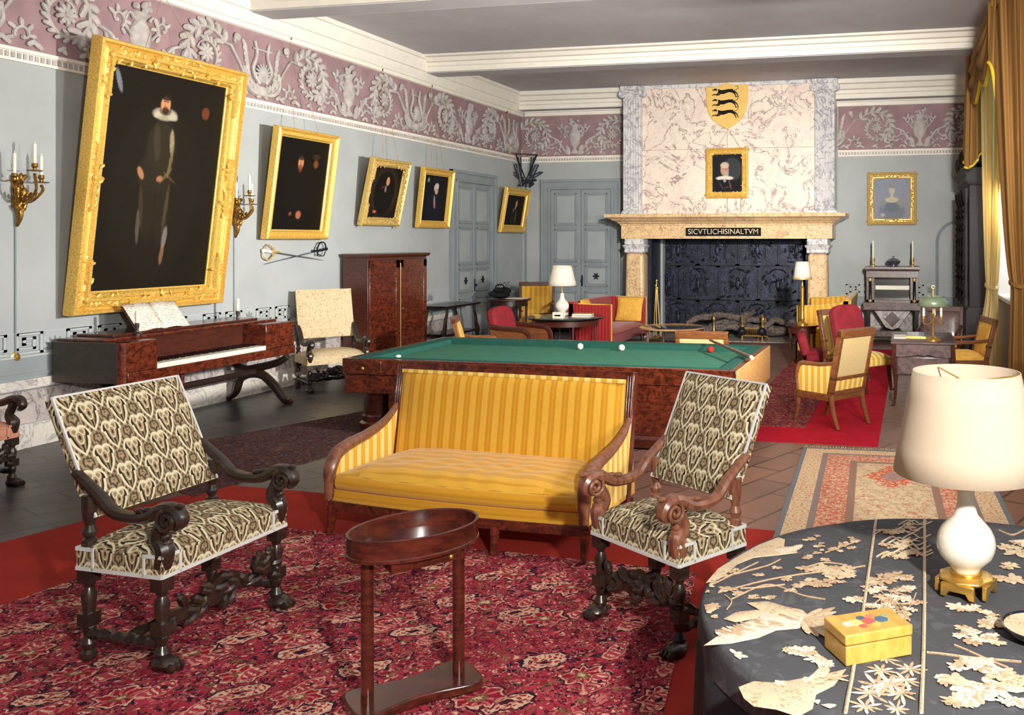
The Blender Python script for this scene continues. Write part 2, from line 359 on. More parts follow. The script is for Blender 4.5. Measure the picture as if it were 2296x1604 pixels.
# ------------------------------------------------------------------ mesh helpers
class MB:
    def __init__(s, M=None): s.v = []; s.f = []; s.mi = []; s.M = M or Matrix(); s.k = 0
    def add(s, vs, fs):
        n = len(s.v); M = s.M
        s.v += [tuple(M @ Vector(p)) for p in vs]
        s.f += [tuple(i+n for i in f) for f in fs]; s.mi += [s.k]*len(fs); return s
    def box(s, x0, x1, y0, y1, z0, z1):
        return s.add([(x, y, z) for z in (z0, z1) for y in (y0, y1) for x in (x0, x1)],
                     [(0, 2, 3, 1), (4, 5, 7, 6), (0, 1, 5, 4), (2, 6, 7, 3), (0, 4, 6, 2), (1, 3, 7, 5)])
    def stack(s, L, cap=True):       # rings of (z,x0,x1,y0,y1)
        vs = []; fs = []
        for z, x0, x1, y0, y1 in L: vs += [(x0, y0, z), (x1, y0, z), (x1, y1, z), (x0, y1, z)]
        for i in range(len(L)-1):
            for j in range(4):
                k = (j+1) % 4; fs.append((4*i+j, 4*i+k, 4*i+4+k, 4*i+4+j))
        if cap: n = 4*len(L)-4; fs += [(3, 2, 1, 0), (n, n+1, n+2, n+3)]
        return s.add(vs, fs)
    def prism(s, poly, ax, a, b):
        n = len(poly)
        f3 = {'z': lambda p, t: (p[0], p[1], t), 'y': lambda p, t: (p[0], t, p[1]), 'x': lambda p, t: (t, p[0], p[1])}[ax]
        vs = [f3(p, a) for p in poly]+[f3(p, b) for p in poly]
        return s.add(vs, [tuple(range(n))[::-1], tuple(range(n, 2*n))]+[(i, (i+1) % n, n+(i+1) % n, n+i) for i in range(n)])
    def rings(s, rs, closed=False, cap=True):   # list of equal-length closed rings
        n = len(rs[0]); vs = [p for r in rs for p in r]; fs = []; m = len(rs)
        for i in range(m if closed else m-1):
            a = i*n; b = ((i+1) % m)*n
            for j in range(n): k = (j+1) % n; fs.append((a+j, a+k, b+k, b+j))
        if cap and not closed: fs += [tuple(range(n))[::-1], tuple(range((m-1)*n, m*n))]
        return s.add(vs, fs)
    def tube(s, pts, r, n=8, sec=(1, 1), closed=False, up=(0, 0, 1)):
        P = [Vector(p) for p in pts]; m = len(P); rs = r if isinstance(r, (list, tuple)) else [r]*m
        T = []
        for i in range(m):
            a = P[(i-1) % m] if closed or i > 0 else P[i]; b = P[(i+1) % m] if closed or i < m-1 else P[i]
            T.append((b-a).normalized())
        u = Vector(up); u = (u-T[0]*u.dot(T[0]))
        if u.length < .1: u = Vector((1, 0, 0))-T[0]*T[0].x
        u.normalize(); out = []
        for i in range(m):
            u = (u-T[i]*u.dot(T[i])).normalized(); w = T[i].cross(u)
            out.append([tuple(P[i]+u*(cos(2*pi*j/n)*rs[i]*sec[0])+w*(sin(2*pi*j/n)*rs[i]*sec[1])) for j in range(n)])
        return s.rings(out, closed)
    def lathe(s, prof, n=20, c=(0, 0, 0), sx=1., sy=1., ax='z'):
        out = []
        for r, z in prof:
            ring = []
            for j in range(n):
                a = 2*pi*j/n; x = max(r, 1e-4)*cos(a)*sx; y = max(r, 1e-4)*sin(a)*sy
                q = {'z': (x, y, z), 'y': (x, z, y), 'x': (z, x, y)}[ax]
                ring.append((c[0]+q[0], c[1]+q[1], c[2]+q[2]))
            out.append(ring)
        return s.rings(out)
    def ell(s, c, r, n=8, m=5, rot=None):
        rx, ry, rz = r if isinstance(r, (tuple, list)) else (r, r, r)
        out = []
        for i in range(m+1):
            a = -pi/2+pi*i/m; q = max(cos(a), 1e-3)
            ring = []
            for j in range(n):
                b = 2*pi*j/n; p = Vector((q*cos(b)*rx, q*sin(b)*ry, sin(a)*rz))
                if rot is not None: p = rot @ p
                ring.append((c[0]+p.x, c[1]+p.y, c[2]+p.z))
            out.append(ring)
        return s.rings(out)
    def grid(s, fn, nu, nv):
        vs = [fn(i/nu, j/nv) for j in range(nv+1) for i in range(nu+1)]
        w = nu+1
        return s.add(vs, [(j*w+i, j*w+i+1, (j+1)*w+i+1, (j+1)*w+i) for j in range(nv) for i in range(nu)])
    def leaf(s, c, d, L, w, t=.4):    # flattened ellipsoid pointing along direction d in the local x-z plane
        a = math.atan2(d[1], d[0]); rot = Matrix.Rotation(-a, 3, 'Y')
        return s.ell((c[0]+d[0]*L*.5, c[1], c[2]+d[1]*L*.5), (L*.55, w*t, w*.5), 7, 4, rot)
    def build(s, name, mat, parent=None, bev=0., ang=35, sub=0, solid=0., seg=2):
        me = bpy.data.meshes.new(name); me.from_pydata(s.v, [], s.f)
        for m in (mat if isinstance(mat, (list, tuple)) else [mat]): me.materials.append(MT[m] if isinstance(m, str) else m)
        bm = bmesh.new(); bm.from_mesh(me)
        bmesh.ops.recalc_face_normals(bm, faces=bm.faces)
        uvl = bm.loops.layers.uv.new('UVMap')
        for f in bm.faces:
            n = f.normal; a = (abs(n.x), abs(n.y), abs(n.z)); k = a.index(max(a))
            for l in f.loops:
                p = l.vert.co; l[uvl].uv = (p.y, p.z) if k == 0 else ((p.x, p.z) if k == 1 else (p.x, p.y))
        bm.to_mesh(me); bm.free()
        for p, mi in zip(me.polygons, s.mi): p.material_index = mi; p.use_smooth = True
        me.set_sharp_from_angle(angle=R(ang))
        o = bpy.data.objects.new(name, me); COL.objects.link(o)
        if parent is not None: o.parent = parent
        if solid: md = o.modifiers.new('thick', 'SOLIDIFY'); md.thickness = solid; md.offset = 0
        if bev:
            md = o.modifiers.new('bevel', 'BEVEL'); md.width = bev; md.segments = seg; md.limit_method = 'ANGLE'; md.angle_limit = R(40)
            md.harden_normals = False
        if sub: md = o.modifiers.new('sub', 'SUBSURF'); md.levels = sub; md.render_levels = sub
        return o
def tag(o, label, cat, group=None, kind=None):
    if label: o['label'] = label
    if cat: o['category'] = cat
    if group: o['group'] = group
    if kind: o['kind'] = kind
    return o
def thing(name, label, cat, loc=(0, 0, 0), rz=0., group=None):
    o = bpy.data.objects.new(name, None); COL.objects.link(o); o.empty_display_size = .1
    o.location = loc; o.rotation_euler = (0, 0, rz)
    return tag(o, label, cat, group)
def struct(o): o['kind'] = 'structure'; return o
def spline(pts, n=8):       # Catmull-Rom through the points
    P = [Vector(p) for p in pts]; out = []
    for i in range(len(P)-1):
        a = P[max(i-1, 0)]; b = P[i]; c = P[i+1]; d = P[min(i+2, len(P)-1)]
        for j in range(n):
            t = j/n
            out.append(.5*((2*b)+(c-a)*t+(2*a-5*b+4*c-d)*t*t+(3*b-a-3*c+d)*t**3))
    out.append(P[-1]); return [tuple(p) for p in out]
def lerp(a, b, t): return a+(b-a)*t
def lerps(vals, n):
    m = len(vals)-1; return [lerp(vals[min(int(i/(n-1)*m), m-1)], vals[min(int(i/(n-1)*m), m-1)+1], i/(n-1)*m-min(int(i/(n-1)*m), m-1)) for i in range(n)]
# ================================================================== ROOM
XL, XR, YB, YF, ZC = -8.3, 1.4, 18.4, -2.6, 5.2
def wallM(side, s0=0.):
    if side == 'left': return Matrix(((0, -1, 0, XL), (1, 0, 0, s0), (0, 0, 1, 0), (0, 0, 0, 1)))
    return Matrix.Translation((s0, YB, 0))
o = struct(MB().box(XL-.2, XR+.9, YF-.2, YB+.2, -.15, 0).build('floor', 'floor'))
struct(MB().box(XL-.2, XR+.9, YF-.2, YB+.2, ZC, ZC+.2).build('ceiling', 'ceil'))
struct(MB().box(XL-.2, XL, YF-.2, YB+.2, 0, ZC).build('wall_left', 'wall'))
mb = MB(); mb.box(XL, -5.06, YB, YB+.5, 0, ZC).box(-1.8, XR+.2, YB, YB+.5, 0, ZC).box(-5.06, -1.8, YB, YB+.5, 2.03, ZC)
struct(mb.build('wall_back', 'wall'))
struct(MB().box(XL-.2, XR+.4, YF-.2, YF, 0, ZC).build('wall_front', 'wall'))
WIN = [(12.0, 14.4), (6.4, 8.6), (1.2, 3.4)]
mb = MB(); ys = [YF]+[q for w in sorted(WIN) for q in w]+[YB]
for i in range(0, len(ys), 2): mb.box(XR, XR+.45, ys[i], ys[i+1], 0, ZC)
for a, b in WIN: mb.box(XR, XR+.45, a, b, 4.5, ZC).box(XR+.38, XR+.45, a, b, 0, 1.2)
struct(mb.build('wall_right', 'white'))
for i, (a, b) in enumerate(WIN):
    w = struct(thing('window_%d' % (i+1), None, None, (XR, (a+b)/2, 1.2))); h = (b-a)/2
    m = MB()
    for z0, z1 in ((0, .1), (3.2, 3.3), (2.0, 2.06)): m.box(.28, .36, -h, h, z0, z1)
    for y in (-h, -.06, h-.12): m.box(.281, .359, y, y+.12, 0, 3.3)
    for z in (.7, 1.35, 2.7): m.box(.3, .34, -h, h, z, z+.03)
    m.build('window_frame', 'white', w, .004)
    MB().box(.315, .322, -h, h, .05, 3.25).build('pane', 'pane', w)
    MB().box(-.06, .37, -h, h, -.06, 0).build('window_sill', 'white', w, .01)
# ---- ceiling beams, cornices
mb = MB()
for y0 in (9.85, 14.15):
    mb.prism([(y0, 4.94), (y0+.5, 4.94), (y0+.5, 5.02), (y0+.53, 5.035), (y0+.54, 5.09), (y0+.6, 5.1), (y0+.64, 5.16), (y0+.72, 5.17), (y0+.74, 5.2),
              (y0-.24, 5.2), (y0-.22, 5.17), (y0-.14, 5.16), (y0-.1, 5.1), (y0-.04, 5.09), (y0-.03, 5.035), (y0, 5.02)], 'x', XL+.02, XR)
mb.k = 1
for y0 in (9.85, 14.15): mb.box(XL+.1, XR-.05, y0+.05, y0+.45, 4.93, 4.941)
struct(mb.build('trim_1', ['white', 'ceil'], ang=25))
prof = [(0, 4.72), (.05, 4.735), (.055, 4.79), (.08, 4.8), (.085, 4.83), (.12, 4.88), (.13, 4.94), (.16, 4.95), (.165, 5.0), (.2, 5.07), (.215, 5.13), (.25, 5.14), (.26, 5.2), (0, 5.2)]
struct(MB().prism([(XL+a*.85, z) for a, z in prof], 'y', YF, YB).build('trim_2', 'white', ang=25))
struct(MB().prism([(XR-a*.85, z) for a, z in prof], 'y', YF, YB).build('trim_3', 'white', ang=25))
mb = MB()
for a, b in ((XL+.1, -5.72), (-1.36, XR-.1)):
    mb.k = 0; mb.prism([(YB-q, z) for q, z in [(0, 4.72), (.06, 4.73), (.07, 4.8), (.1, 4.81), (.1, 4.84), (.36, 4.84), (.36, 4.92), (.39, 4.94), (.4, 5.0), (.46, 5.02), (.5, 5.1), (.56, 5.12), (.58, 5.2), (0, 5.2)]], 'x', a, b)
    mb.k = 1; mb.box(a, b, YB-.35, YB-.11, 4.832, 4.841)
struct(mb.build('trim_4', ['white', 'ceil'], ang=25))

# ---- painted frieze with raised scrolls
Z0, FH = 3.84, .88
def scroll(mb, s0, sg):
    P = lambda s, t, d=.025: (s0+sg*s, -d, Z0+t)
    pts = [P(.1, .06), P(.26, .2), P(.42, .44), P(.56, .62)]
    a0 = 150; cx, cz = .98, .44
    for i in range(27):
        a = R(a0-i*19); r = lerp(.37, .12, (i/26)**.8); pts.append(P(cx+r*cos(a), cz+r*sin(a)*.98))
    n = len(pts); mb.tube(pts, lerps([.02, .03, .034, .03, .022, .014], n), 6, (1, .7), up=(0, 1, 0))
    for i in range(4, n-4):
        p = Vector(pts[i]); q = Vector(pts[i+1]); t = (q-p).normalized()
        o = Vector((-t.z*sg, 0, t.x*sg))
        k = 1.25 if i < 15 else .75
        d = (o*.75+t*.75); mb.leaf((p.x, -.03, p.z), (d.x, d.z), .125*k, .07*k, .5)
        if i < 17 and i % 2 == 0:
            d = (-o*.7+t*.8); mb.leaf((p.x, -.025, p.z), (d.x, d.z), .13*k, .06*k, .5)
    for i in range(9):
        a = 2*pi*i/9; mb.leaf((s0+sg*cx+.02*cos(a), -.04, Z0+cz+.02*sin(a)), (cos(a), sin(a)), .1, .055, .6)
    mb.ell((s0+sg*cx, -.05, Z0+cz), .032)
    mb.ell(P(.46, .74, .04), (.055, .03, .055)); mb.leaf(P(.5, .66), (-sg*.4, .9), .12, .06)
    for c, rr, st, sp in (((.55, .14), .1, 200, -300), ((1.5, .2), .12, 160, -320), ((1.28, .12), .08, 30, 280), ((1.6, .56), .1, -60, 300)):
        pp = [P(c[0]+lerp(rr, .025, i/12)*cos(R(st+sp*i/12)), c[1]+lerp(rr, .025, i/12)*sin(R(st+sp*i/12)), .02) for i in range(13)]
        mb.tube(pp, lerps([.02, .016, .012], 13), 5, up=(0, 1, 0)); mb.ell(pp[-1], .026, 6, 4)
        for i in range(0, 9, 2):
            d = Vector(pp[i])-Vector(P(*c)); d.normalize(); mb.leaf(pp[i], (d.x, d.z), .09, .05)
    mb.tube(spline([P(1.36, .42), P(1.5, .36), P(1.62, .2), P(1.7, .06)], 5), lerps([.02, .03, .02], 16), 5, up=(0, 1, 0))
    for i in range(6): mb.leaf(P(.1+.16*i, .03+.02*(i % 2)), (sg*.8*(1 if i % 2 else -1), .5), .11, .06)
    for i in range(5): mb.leaf(P(1.0+.14*i, .03), (sg*.7*(1 if i % 2 else -1), .6), .09, .05)
def urn(mb, s0):
    mb.lathe([(0, 0), (.11, .02), (.1, .06), (.04, .1), (.035, .16), (.1, .22), (.135, .34), (.14, .44), (.1, .52), (.07, .56), (.08, .6), (.13, .64), (.11, .66), (0, .66)], 14, (s0, -.01, Z0+.03), 1, .45)
    for i in range(8): mb.ell((s0+rnd.uniform(-.11, .11), -.04, Z0+.7+rnd.uniform(0, .1)), rnd.uniform(.03, .045), 6, 4)
    for sg in (-1, 1):
        mb.tube(spline([(s0+sg*.12, -.03, Z0+.4), (s0+sg*.22, -.03, Z0+.52), (s0+sg*.16, -.03, Z0+.66), (s0+sg*.1, -.03, Z0+.6)], 5), .016, 5, up=(0, 1, 0))
        for i in range(4): mb.leaf((s0+sg*.08, -.03, Z0+.04+.02*i), (sg, .3+.3*i), .14, .07)
def trophy(mb, s0):
    for sg in (-1, 1):
        mb.tube(spline([(s0+sg*.05, -.03, Z0+.22), (s0+sg*.17, -.03, Z0+.38), (s0+sg*.1, -.03, Z0+.58), (s0+sg*.13, -.03, Z0+.76)], 6), lerps([.03, .026, .02], 19), 6, up=(0, 1, 0))
        for i in range(6): mb.leaf((s0+sg*(.2+.015*i), -.02, Z0+.2+.08*i), (sg*.45, .9), .16, .06)
        mb.tube(spline([(s0+sg*.02, -.03, Z0+.08), (s0+sg*.2, -.03, Z0+.1), (s0+sg*.33, -.03, Z0+.24), (s0+sg*.3, -.03, Z0+.4)], 5), lerps([.03, .035, .012], 16), 5, up=(0, 1, 0))
        for i in range(5): mb.leaf((s0+sg*(.06+.06*i), -.025, Z0+.1+.012*i*i), (sg*.3, .95), .12, .06)
    mb.tube([(s0-.17, -.035, Z0+.66), (s0+.17, -.035, Z0+.66)], .014, 5)
    mb.ell((s0, -.04, Z0+.34), (.09, .05, .12)); mb.ell((s0, -.03, Z0+.12), (.12, .04, .07))
    for i in range(9): mb.leaf((s0, -.05, Z0+.34), (cos(pi*i/8), sin(pi*i/8)), .15, .035)
def frieze(side, a, b, urns, trophies, n):
    mb = MB(wallM(side)); mb.box(a, b, -.006, 0, Z0, Z0+FH+.01); mb.k = 1
    for u in urns: urn(mb, u)
    for t in trophies:
        trophy(mb, t)
    ev = sorted([(u, 0) for u in urns]+[(t, 1) for t in trophies])
    for t in trophies:
        for sg in (-1, 1):
            if a-.2 < t+sg*.15 and t+sg*1.75 < b+.9 and t+sg*1.75 > a-.9: scroll(mb, t, sg)
    mb.k = 2
    for z, h, d in ((Z0-.035, .035, .03), (Z0-.13, .025, .028), (Z0-.105, .07, .01)): mb.box(a, b, -d, 0, z, z+h)
    mb.k = 1; s = a+.03
    while s < b-.03:
        mb.box(s-.018, s+.018, -.022, 0, Z0-.098, Z0-.045); s += .06
    o = struct(mb.build('trim_%d' % n, ['mauve', 'relief', 'white']))
    return o
frieze('left', YF, YB, [.65, 4.48, 8.3, 12.1, 15.94], [-1.3, 2.56, 6.4, 10.2, 13.98, 17.8], 5)
def clipscroll():    # the end wall to the left and right of the chimney breast
    frieze('back', XL, -5.72, [-7.08], [], 6)
    mb = MB(wallM('back'))
    return mb
mb = MB(wallM('back')); mb.box(XL, -5.74, -.006, 0, Z0, Z0+FH+.01); mb.k = 1
scroll(mb, -8.95, 1); urn(mb, -7.05); scroll(mb, -5.2, -1); mb.k = 2
for z, h, d in ((Z0-.035, .035, .03), (Z0-.13, .025, .028), (Z0-.105, .07, .01)): mb.box(XL, -5.74, -d, 0, z, z+h)
mb.k = 1; s = XL+.06
while s < -5.8: mb.box(s-.018, s+.018, -.022, 0, Z0-.098, Z0-.045); s += .06
struct(mb.build('trim_6', ['mauve', 'relief', 'white']))
mb = MB(wallM('back')); mb.box(-1.34, XR, -.006, 0, Z0, Z0+FH+.01); mb.k = 1
trophy(mb, -1.55); scroll(mb, -1.55, 1); urn(mb, .28); mb2 = mb; scroll(mb, 2.1, -1); mb.k = 2
for z, h, d in ((Z0-.035, .035, .03), (Z0-.13, .025, .028), (Z0-.105, .07, .01)): mb.box(-1.34, XR, -d, 0, z, z+h)
mb.k = 1; s = -1.3
while s < XR-.04: mb.box(s-.018, s+.018, -.022, 0, Z0-.098, Z0-.045); s += .06
struct(mb.build('trim_7', ['mauve', 'relief', 'white']))

# ---- dado: Greek key band, rail and marble skirting
def keyunit(mb, s, sg, w=.3, z0=.9, h=.2):
    t = .1; g = .022
    for a, b, c, d in ((0, 1, 0, t), (0, t, 0, 1), (0, .92, 1-t, 1), (.82, .92, .22, 1), (.25, .92, .22, .22+t), (.25, .25+t, .22, .78), (.25, .68, .68, .78), (.58, .68, .44, .78), (.42, .68, .44, .54)):
        xa, xb = min(s+sg*a*w, s+sg*b*w), max(s+sg*a*w, s+sg*b*w)
        mb.k = 3; mb.box(xa-.009, xb+.006, -.006, -.001, z0+c*h-.006, z0+d*h+.006); mb.k = 2; mb.box(xa, xb, -.009, -.001, z0+c*h, z0+d*h)
def rosette(mb, s, k):
    if k:
        for i in range(8): mb.leaf((s, -.003, 1.0), (cos(pi*i/4), sin(pi*i/4)), .08, .035, .08)
        mb.ell((s, -.003, 1.0), (.03, .006, .03))
    else:
        for i in range(7): mb.leaf((s, -.003, .93), (cos(pi*i/6), sin(pi*i/6)), .12, .035, .08)
def dado(side, spans, n):
    W = wallM(side); m1 = MB(W); m2 = MB(W); m3 = MB(W)
    for a, b in spans:
        m1.box(a, b, -.02, 0, .66, .885)
        m1.k = 1; m1.box(a, b, -.003, 0, .885, 1.115); m1.k = 2; m1.box(a, b, -.006, 0, 1.1, 1.112); m1.box(a, b, -.03, 0, .872, .89); m1.k = 0
        m1.box(a, b, -.035, 0, .69, .72)
        s = a+.12; k = 0
        while s+.85 < b:
            m1.k = 2; keyunit(m1, s, 1); keyunit(m1, s+.64, -1); m1.k = 3; rosette(m1, s+.77, k % 2); k += 1; s += .9; m1.k = 0
        m2.box(a, b, -.06, 0, .57, .66); m2.k = 1; m2.box(a, b, -.02, 0, .22, .57); m2.k = 2; m2.box(a, b, -.03, 0, .548, .556); m2.k = 0
        m2.box(a, b, -.07, 0, .05, .235); m2.box(a, b, -.05, 0, 0, .05)
    struct(m1.build('trim_%d' % n, ['wall_dark', 'wall', 'key', 'keydark']))
    struct(m2.build('baseboard_%s' % side, ['mskirt', 'mskirt2', 'keydark']))
dado('left', [(YF, 15.2), (17.02, YB)], 8)
dado('back', [(XL, -7.8), (-6.0, -5.66), (-1.3, XR)], 9)

# ---- double doors (panelled, blue-grey)
def door(n, M, w=1.78, h=3.3):
    r = struct(thing('door_%d' % n, None, None)); r.matrix_world = M
    m = MB()
    m.box(0, .17, -.06, 0, 0, h).box(w-.17, w, -.06, 0, 0, h).box(0, w, -.062, 0, h-.17, h)
    m.box(.14, .19, -.085, 0, 0, h-.14).box(w-.19, w-.14, -.085, 0, 0, h-.14).box(.14, w-.14, -.087, 0, h-.19, h-.14)
    m.box(-.03, .03, -.09, 0, 0, h+.03).box(w-.03, w+.03, -.09, 0, 0, h+.03).box(-.03, w+.03, -.092, 0, h-.03, h+.03)
    m.build('architrave', 'door', r, .008)
    lw = (w-.38)/2-.004
    for k in (0, 1):
        x0 = .19+k*(lw+.008); m = MB(); m.box(x0, x0+lw, -.03, 0, .02, h-.19)
        zs = [(2.35, 3.0), (1.55, 2.22), (1.02, 1.42), (.18, .86)]
        leaf = None
        for z0, z1 in zs:
            a, b = x0+.12, x0+lw-.12
            for q in ((a-.03, a, z0-.03, z1+.03), (b, b+.03, z0-.03, z1+.03), (a-.03, b+.03, z0-.03, z0), (a-.03, b+.03, z1, z1+.03)): m.box(q[0], q[1], -.05, -.03, q[2], q[3])
        leaf = m.build('door_leaf', 'door', r, .006)
        m = MB()
        for z0, z1 in zs: m.stack([(0, 0, 0, 0, 0)]) if False else m.box(x0+.15, x0+lw-.15, -.042, -.03, z0+.03, z1-.03)
        m.build('door_panel', 'doorlt', leaf, .006)
        m = MB()
        for i in range(6):
            a = pi*i/3; m.leaf((x0+lw/2+.0, -.046, 1.22), (cos(a), sin(a)), .08, .04, .2)
        m.build('door_boss', 'iron', leaf)
    MB().ell((w/2+.03, -.06, 1.12), .03).box(w/2+.015, w/2+.045, -.04, -.03, 1.0, 1.24).build('door_handle', 'iron', r)
door(1, wallM('left', 15.21))
door(2, wallM('back', -7.79))
# painted arch outline of the jib door on the end wall
m = MB(wallM('back')); pts = [(.62, -.005, 0)]+[(1.05-.43*cos(R(a)), -.005, 1.95+.43*sin(R(a))) for a in range(0, 91, 9)]+[(1.4, -.005, 2.38)]
m.tube(pts, .035, 6, (.3, 1), up=(0, 1, 0)); struct(m.build('trim_10', 'keydark'))

# ================================================================== PICTURES ON THE WALLS
def canvas(name, w, h, base, blobs, parent, off=(0, 0, 0), res=.012):
    nx = max(24, int(w/res)); ny = max(24, int(h/res))
    xs = np.linspace(0, 1, nx+1); ys = np.linspace(0, 1, ny+1); X, Y = np.meshgrid(xs, ys)
    img = np.zeros(X.shape+(3,))+np.array(base[:3])
    rs = np.random.RandomState(3); img *= (.8+.4*rs.rand(*X.shape))[..., None]
    for (cx, cy, rx, ry, rot, col, a) in blobs:      # x,y in 0..1, y up; radii as fractions of the height
        asp = w/h; dx = (X-cx)*asp; dy = Y-cy; c, s_ = cos(rot), sin(rot)
        u = (dx*c+dy*s_)/rx; v = (-dx*s_+dy*c)/ry; d = np.sqrt(u*u+v*v)
        k = np.clip((1.12-d)/.3, 0, 1); k = k*k*(3-2*k)*a
        img = img*(1-k[..., None])+np.array(col[:3])*k[..., None]
    m = MB(); m.grid(lambda a, b: (off[0]+a*w, off[1], off[2]+b*h), nx, ny)
    o = m.build(name, 'paint', parent)
    at = o.data.color_attributes.new('paint', 'FLOAT_COLOR', 'POINT')
    at.data.foreach_set('color', np.concatenate([img, np.ones(X.shape+(1,))], 2).astype(np.float32).ravel())
    return o
def frame_mesh(w, h, prof, mat, parent, name='frame', orn=0, sd=1):
    m = MB(); rs = []
    m.k = 0
    n = len(prof)
    for (x, z) in ((0, 0), (w, 0), (w, h), (0, h)):
        sx = 1 if x == 0 else -1; sz = 1 if z == 0 else -1
        rs.append([(x+sx*d, -t, z+sz*d) for d, t in prof])
    m.rings(rs, closed=True)
    fr = m.build(name, mat, parent, ang=30)
    return fr
FPB = [(0, 0), (0, .06), (.008, .08), (.026, .084), (.034, .06), (.046, .05), (.058, .064), (.072, .07), (.084, .062), (.094, .046), (.106, .044), (.116, .058), (.132, .06), (.142, .05), (.15, .024), (.16, .02), (.16, 0)]
FP = [(0, 0), (0, .05), (.012, .075), (.035, .085), (.05, .07), (.075, .052), (.1, .05), (.108, .06), (.125, .058), (.135, .035), (.16, .022), (.16, 0)]
def picture(name, label, M, w, h, fw, depth, blobs, base, mat='gilt', orn=None, cord=None):
    r = thing(name, label, 'painting'); r.matrix_world = M
    k = fw/.16
    fr = frame_mesh(w, h, [(a*k, b*depth/.085) for a, b in (FPB if fw > .2 else FP)], mat, r)
    canvas('canvas', w-2*fw+.02, h-2*fw+.02, base, blobs, r, (fw-.01, -.012*depth/.085, fw-.01))
    MB().box(.02, w-.02, -.007, -.001, .02, h-.02).build('backing_board', 'ebony', r)
    if orn:
        q = random.Random(5); spots = []
        if 'corner' in orn: spots += [(fw*.5+.04, fw*.5+.04), (w-fw*.5-.04, fw*.5+.04), (fw*.5+.04, h-fw*.5-.04), (w-fw*.5-.04, h-fw*.5-.04)]
        if 'mid' in orn: spots += [(w/2, fw*.45), (w/2, h-fw*.45), (fw*.45, h/2), (w-fw*.45, h/2)]
        for (cx, cz) in spots:
            m = MB(); vert = abs(cx-w/2) > abs(cz-h/2)*w/h*.98; L = fw*1.5; isc = 'corner' in orn and (cx, cz) in spots[:4]
            sx = 1 if cx < w/2 else -1; sz = 1 if cz < h/2 else -1
            if isc: m.tube([(cx+sx*L*1.2, -depth*.7, cz), (cx, -depth*.75, cz), (cx, -depth*.7, cz+sz*L*1.2)], fw*.16, 6)
            else: m.tube([(cx-(0 if vert else L), -depth*.7, cz-(L if vert else 0)), (cx+(0 if vert else L), -depth*.7, cz+(L if vert else 0))], fw*.16, 6)
            for i in range(56):
                t = q.uniform(-1, 1); e = q.uniform(-.26, .26)*fw*(1.15-.5*abs(t))
                if 'corner' in orn and (cx, cz) in spots[:4]:
                    sx = 1 if cx < w/2 else -1; sz = 1 if cz < h/2 else -1
                    if i % 2: px, pz = cx+sx*abs(t)*L*1.2, cz-sz*fw*.1+e*.9
                    else: px, pz = cx-sx*fw*.1+e*.9, cz+sz*abs(t)*L*1.2
                else: px, pz = (cx+e, cz+t*L) if vert else (cx+t*L, cz+e)
                a = q.uniform(0, 2*pi); m.leaf((px, -depth*.72, pz), (cos(a), sin(a)), fw*.28, fw*.16, .5)
            m.ell((cx, -depth*.9, cz), (fw*.16, fw*.1, fw*.16)); m.ell((cx, -depth*.7, cz), (fw*.4, fw*.05, fw*.4))
            m.build('carved_ornament', mat, fr)
    if 'bead' in (orn or ()):
        m = MB(); q = random.Random(9)
        for side in range(4):
            L = w if side < 2 else h; n = int(L/.032)
            for i in range(n):
                t = (i+.5)/n*L; d = fw*.52
                px, pz = [(t, d), (t, h-d), (d, t), (w-d, t)][side]
                a = q.uniform(0, 2*pi); m.leaf((px, -depth*.6, pz), (cos(a), sin(a)), .055, .034, .6)
        m.build('carved_border', mat, fr)['kind'] = 'stuff'
    if cord:
        Mi = M.inverted(); hook = Mi @ Vector(cord); m = MB()
        a = (w*.3, -.02, h-.03); b = (w*.7, -.02, h-.03)
        m.tube([a, tuple(hook), b], .004, 5); m.build('hanging_cord', 'gold_cord', r)
        MB().ell(tuple(hook), .035).build('hook', 'bronze', r)
    return r
def leftM(y0, z0, x0, dx, L):      # bottom-left corner, lean outwards by dx over length L
    a = math.asin(dx/L); up = Vector((sin(a), 0, cos(a))); X = Vector((0, 1, 0)); Yv = up.cross(X)
    M = Matrix.Identity(4)
    for i in range(3): M[i][0] = X[i]; M[i][1] = Yv[i]; M[i][2] = up[i]
    M[0][3], M[1][3], M[2][3] = x0, y0, z0
    return M
SKIN = S(196, 130, 92); SKIN2 = S(214, 150, 106); DK = S(26, 21, 14)
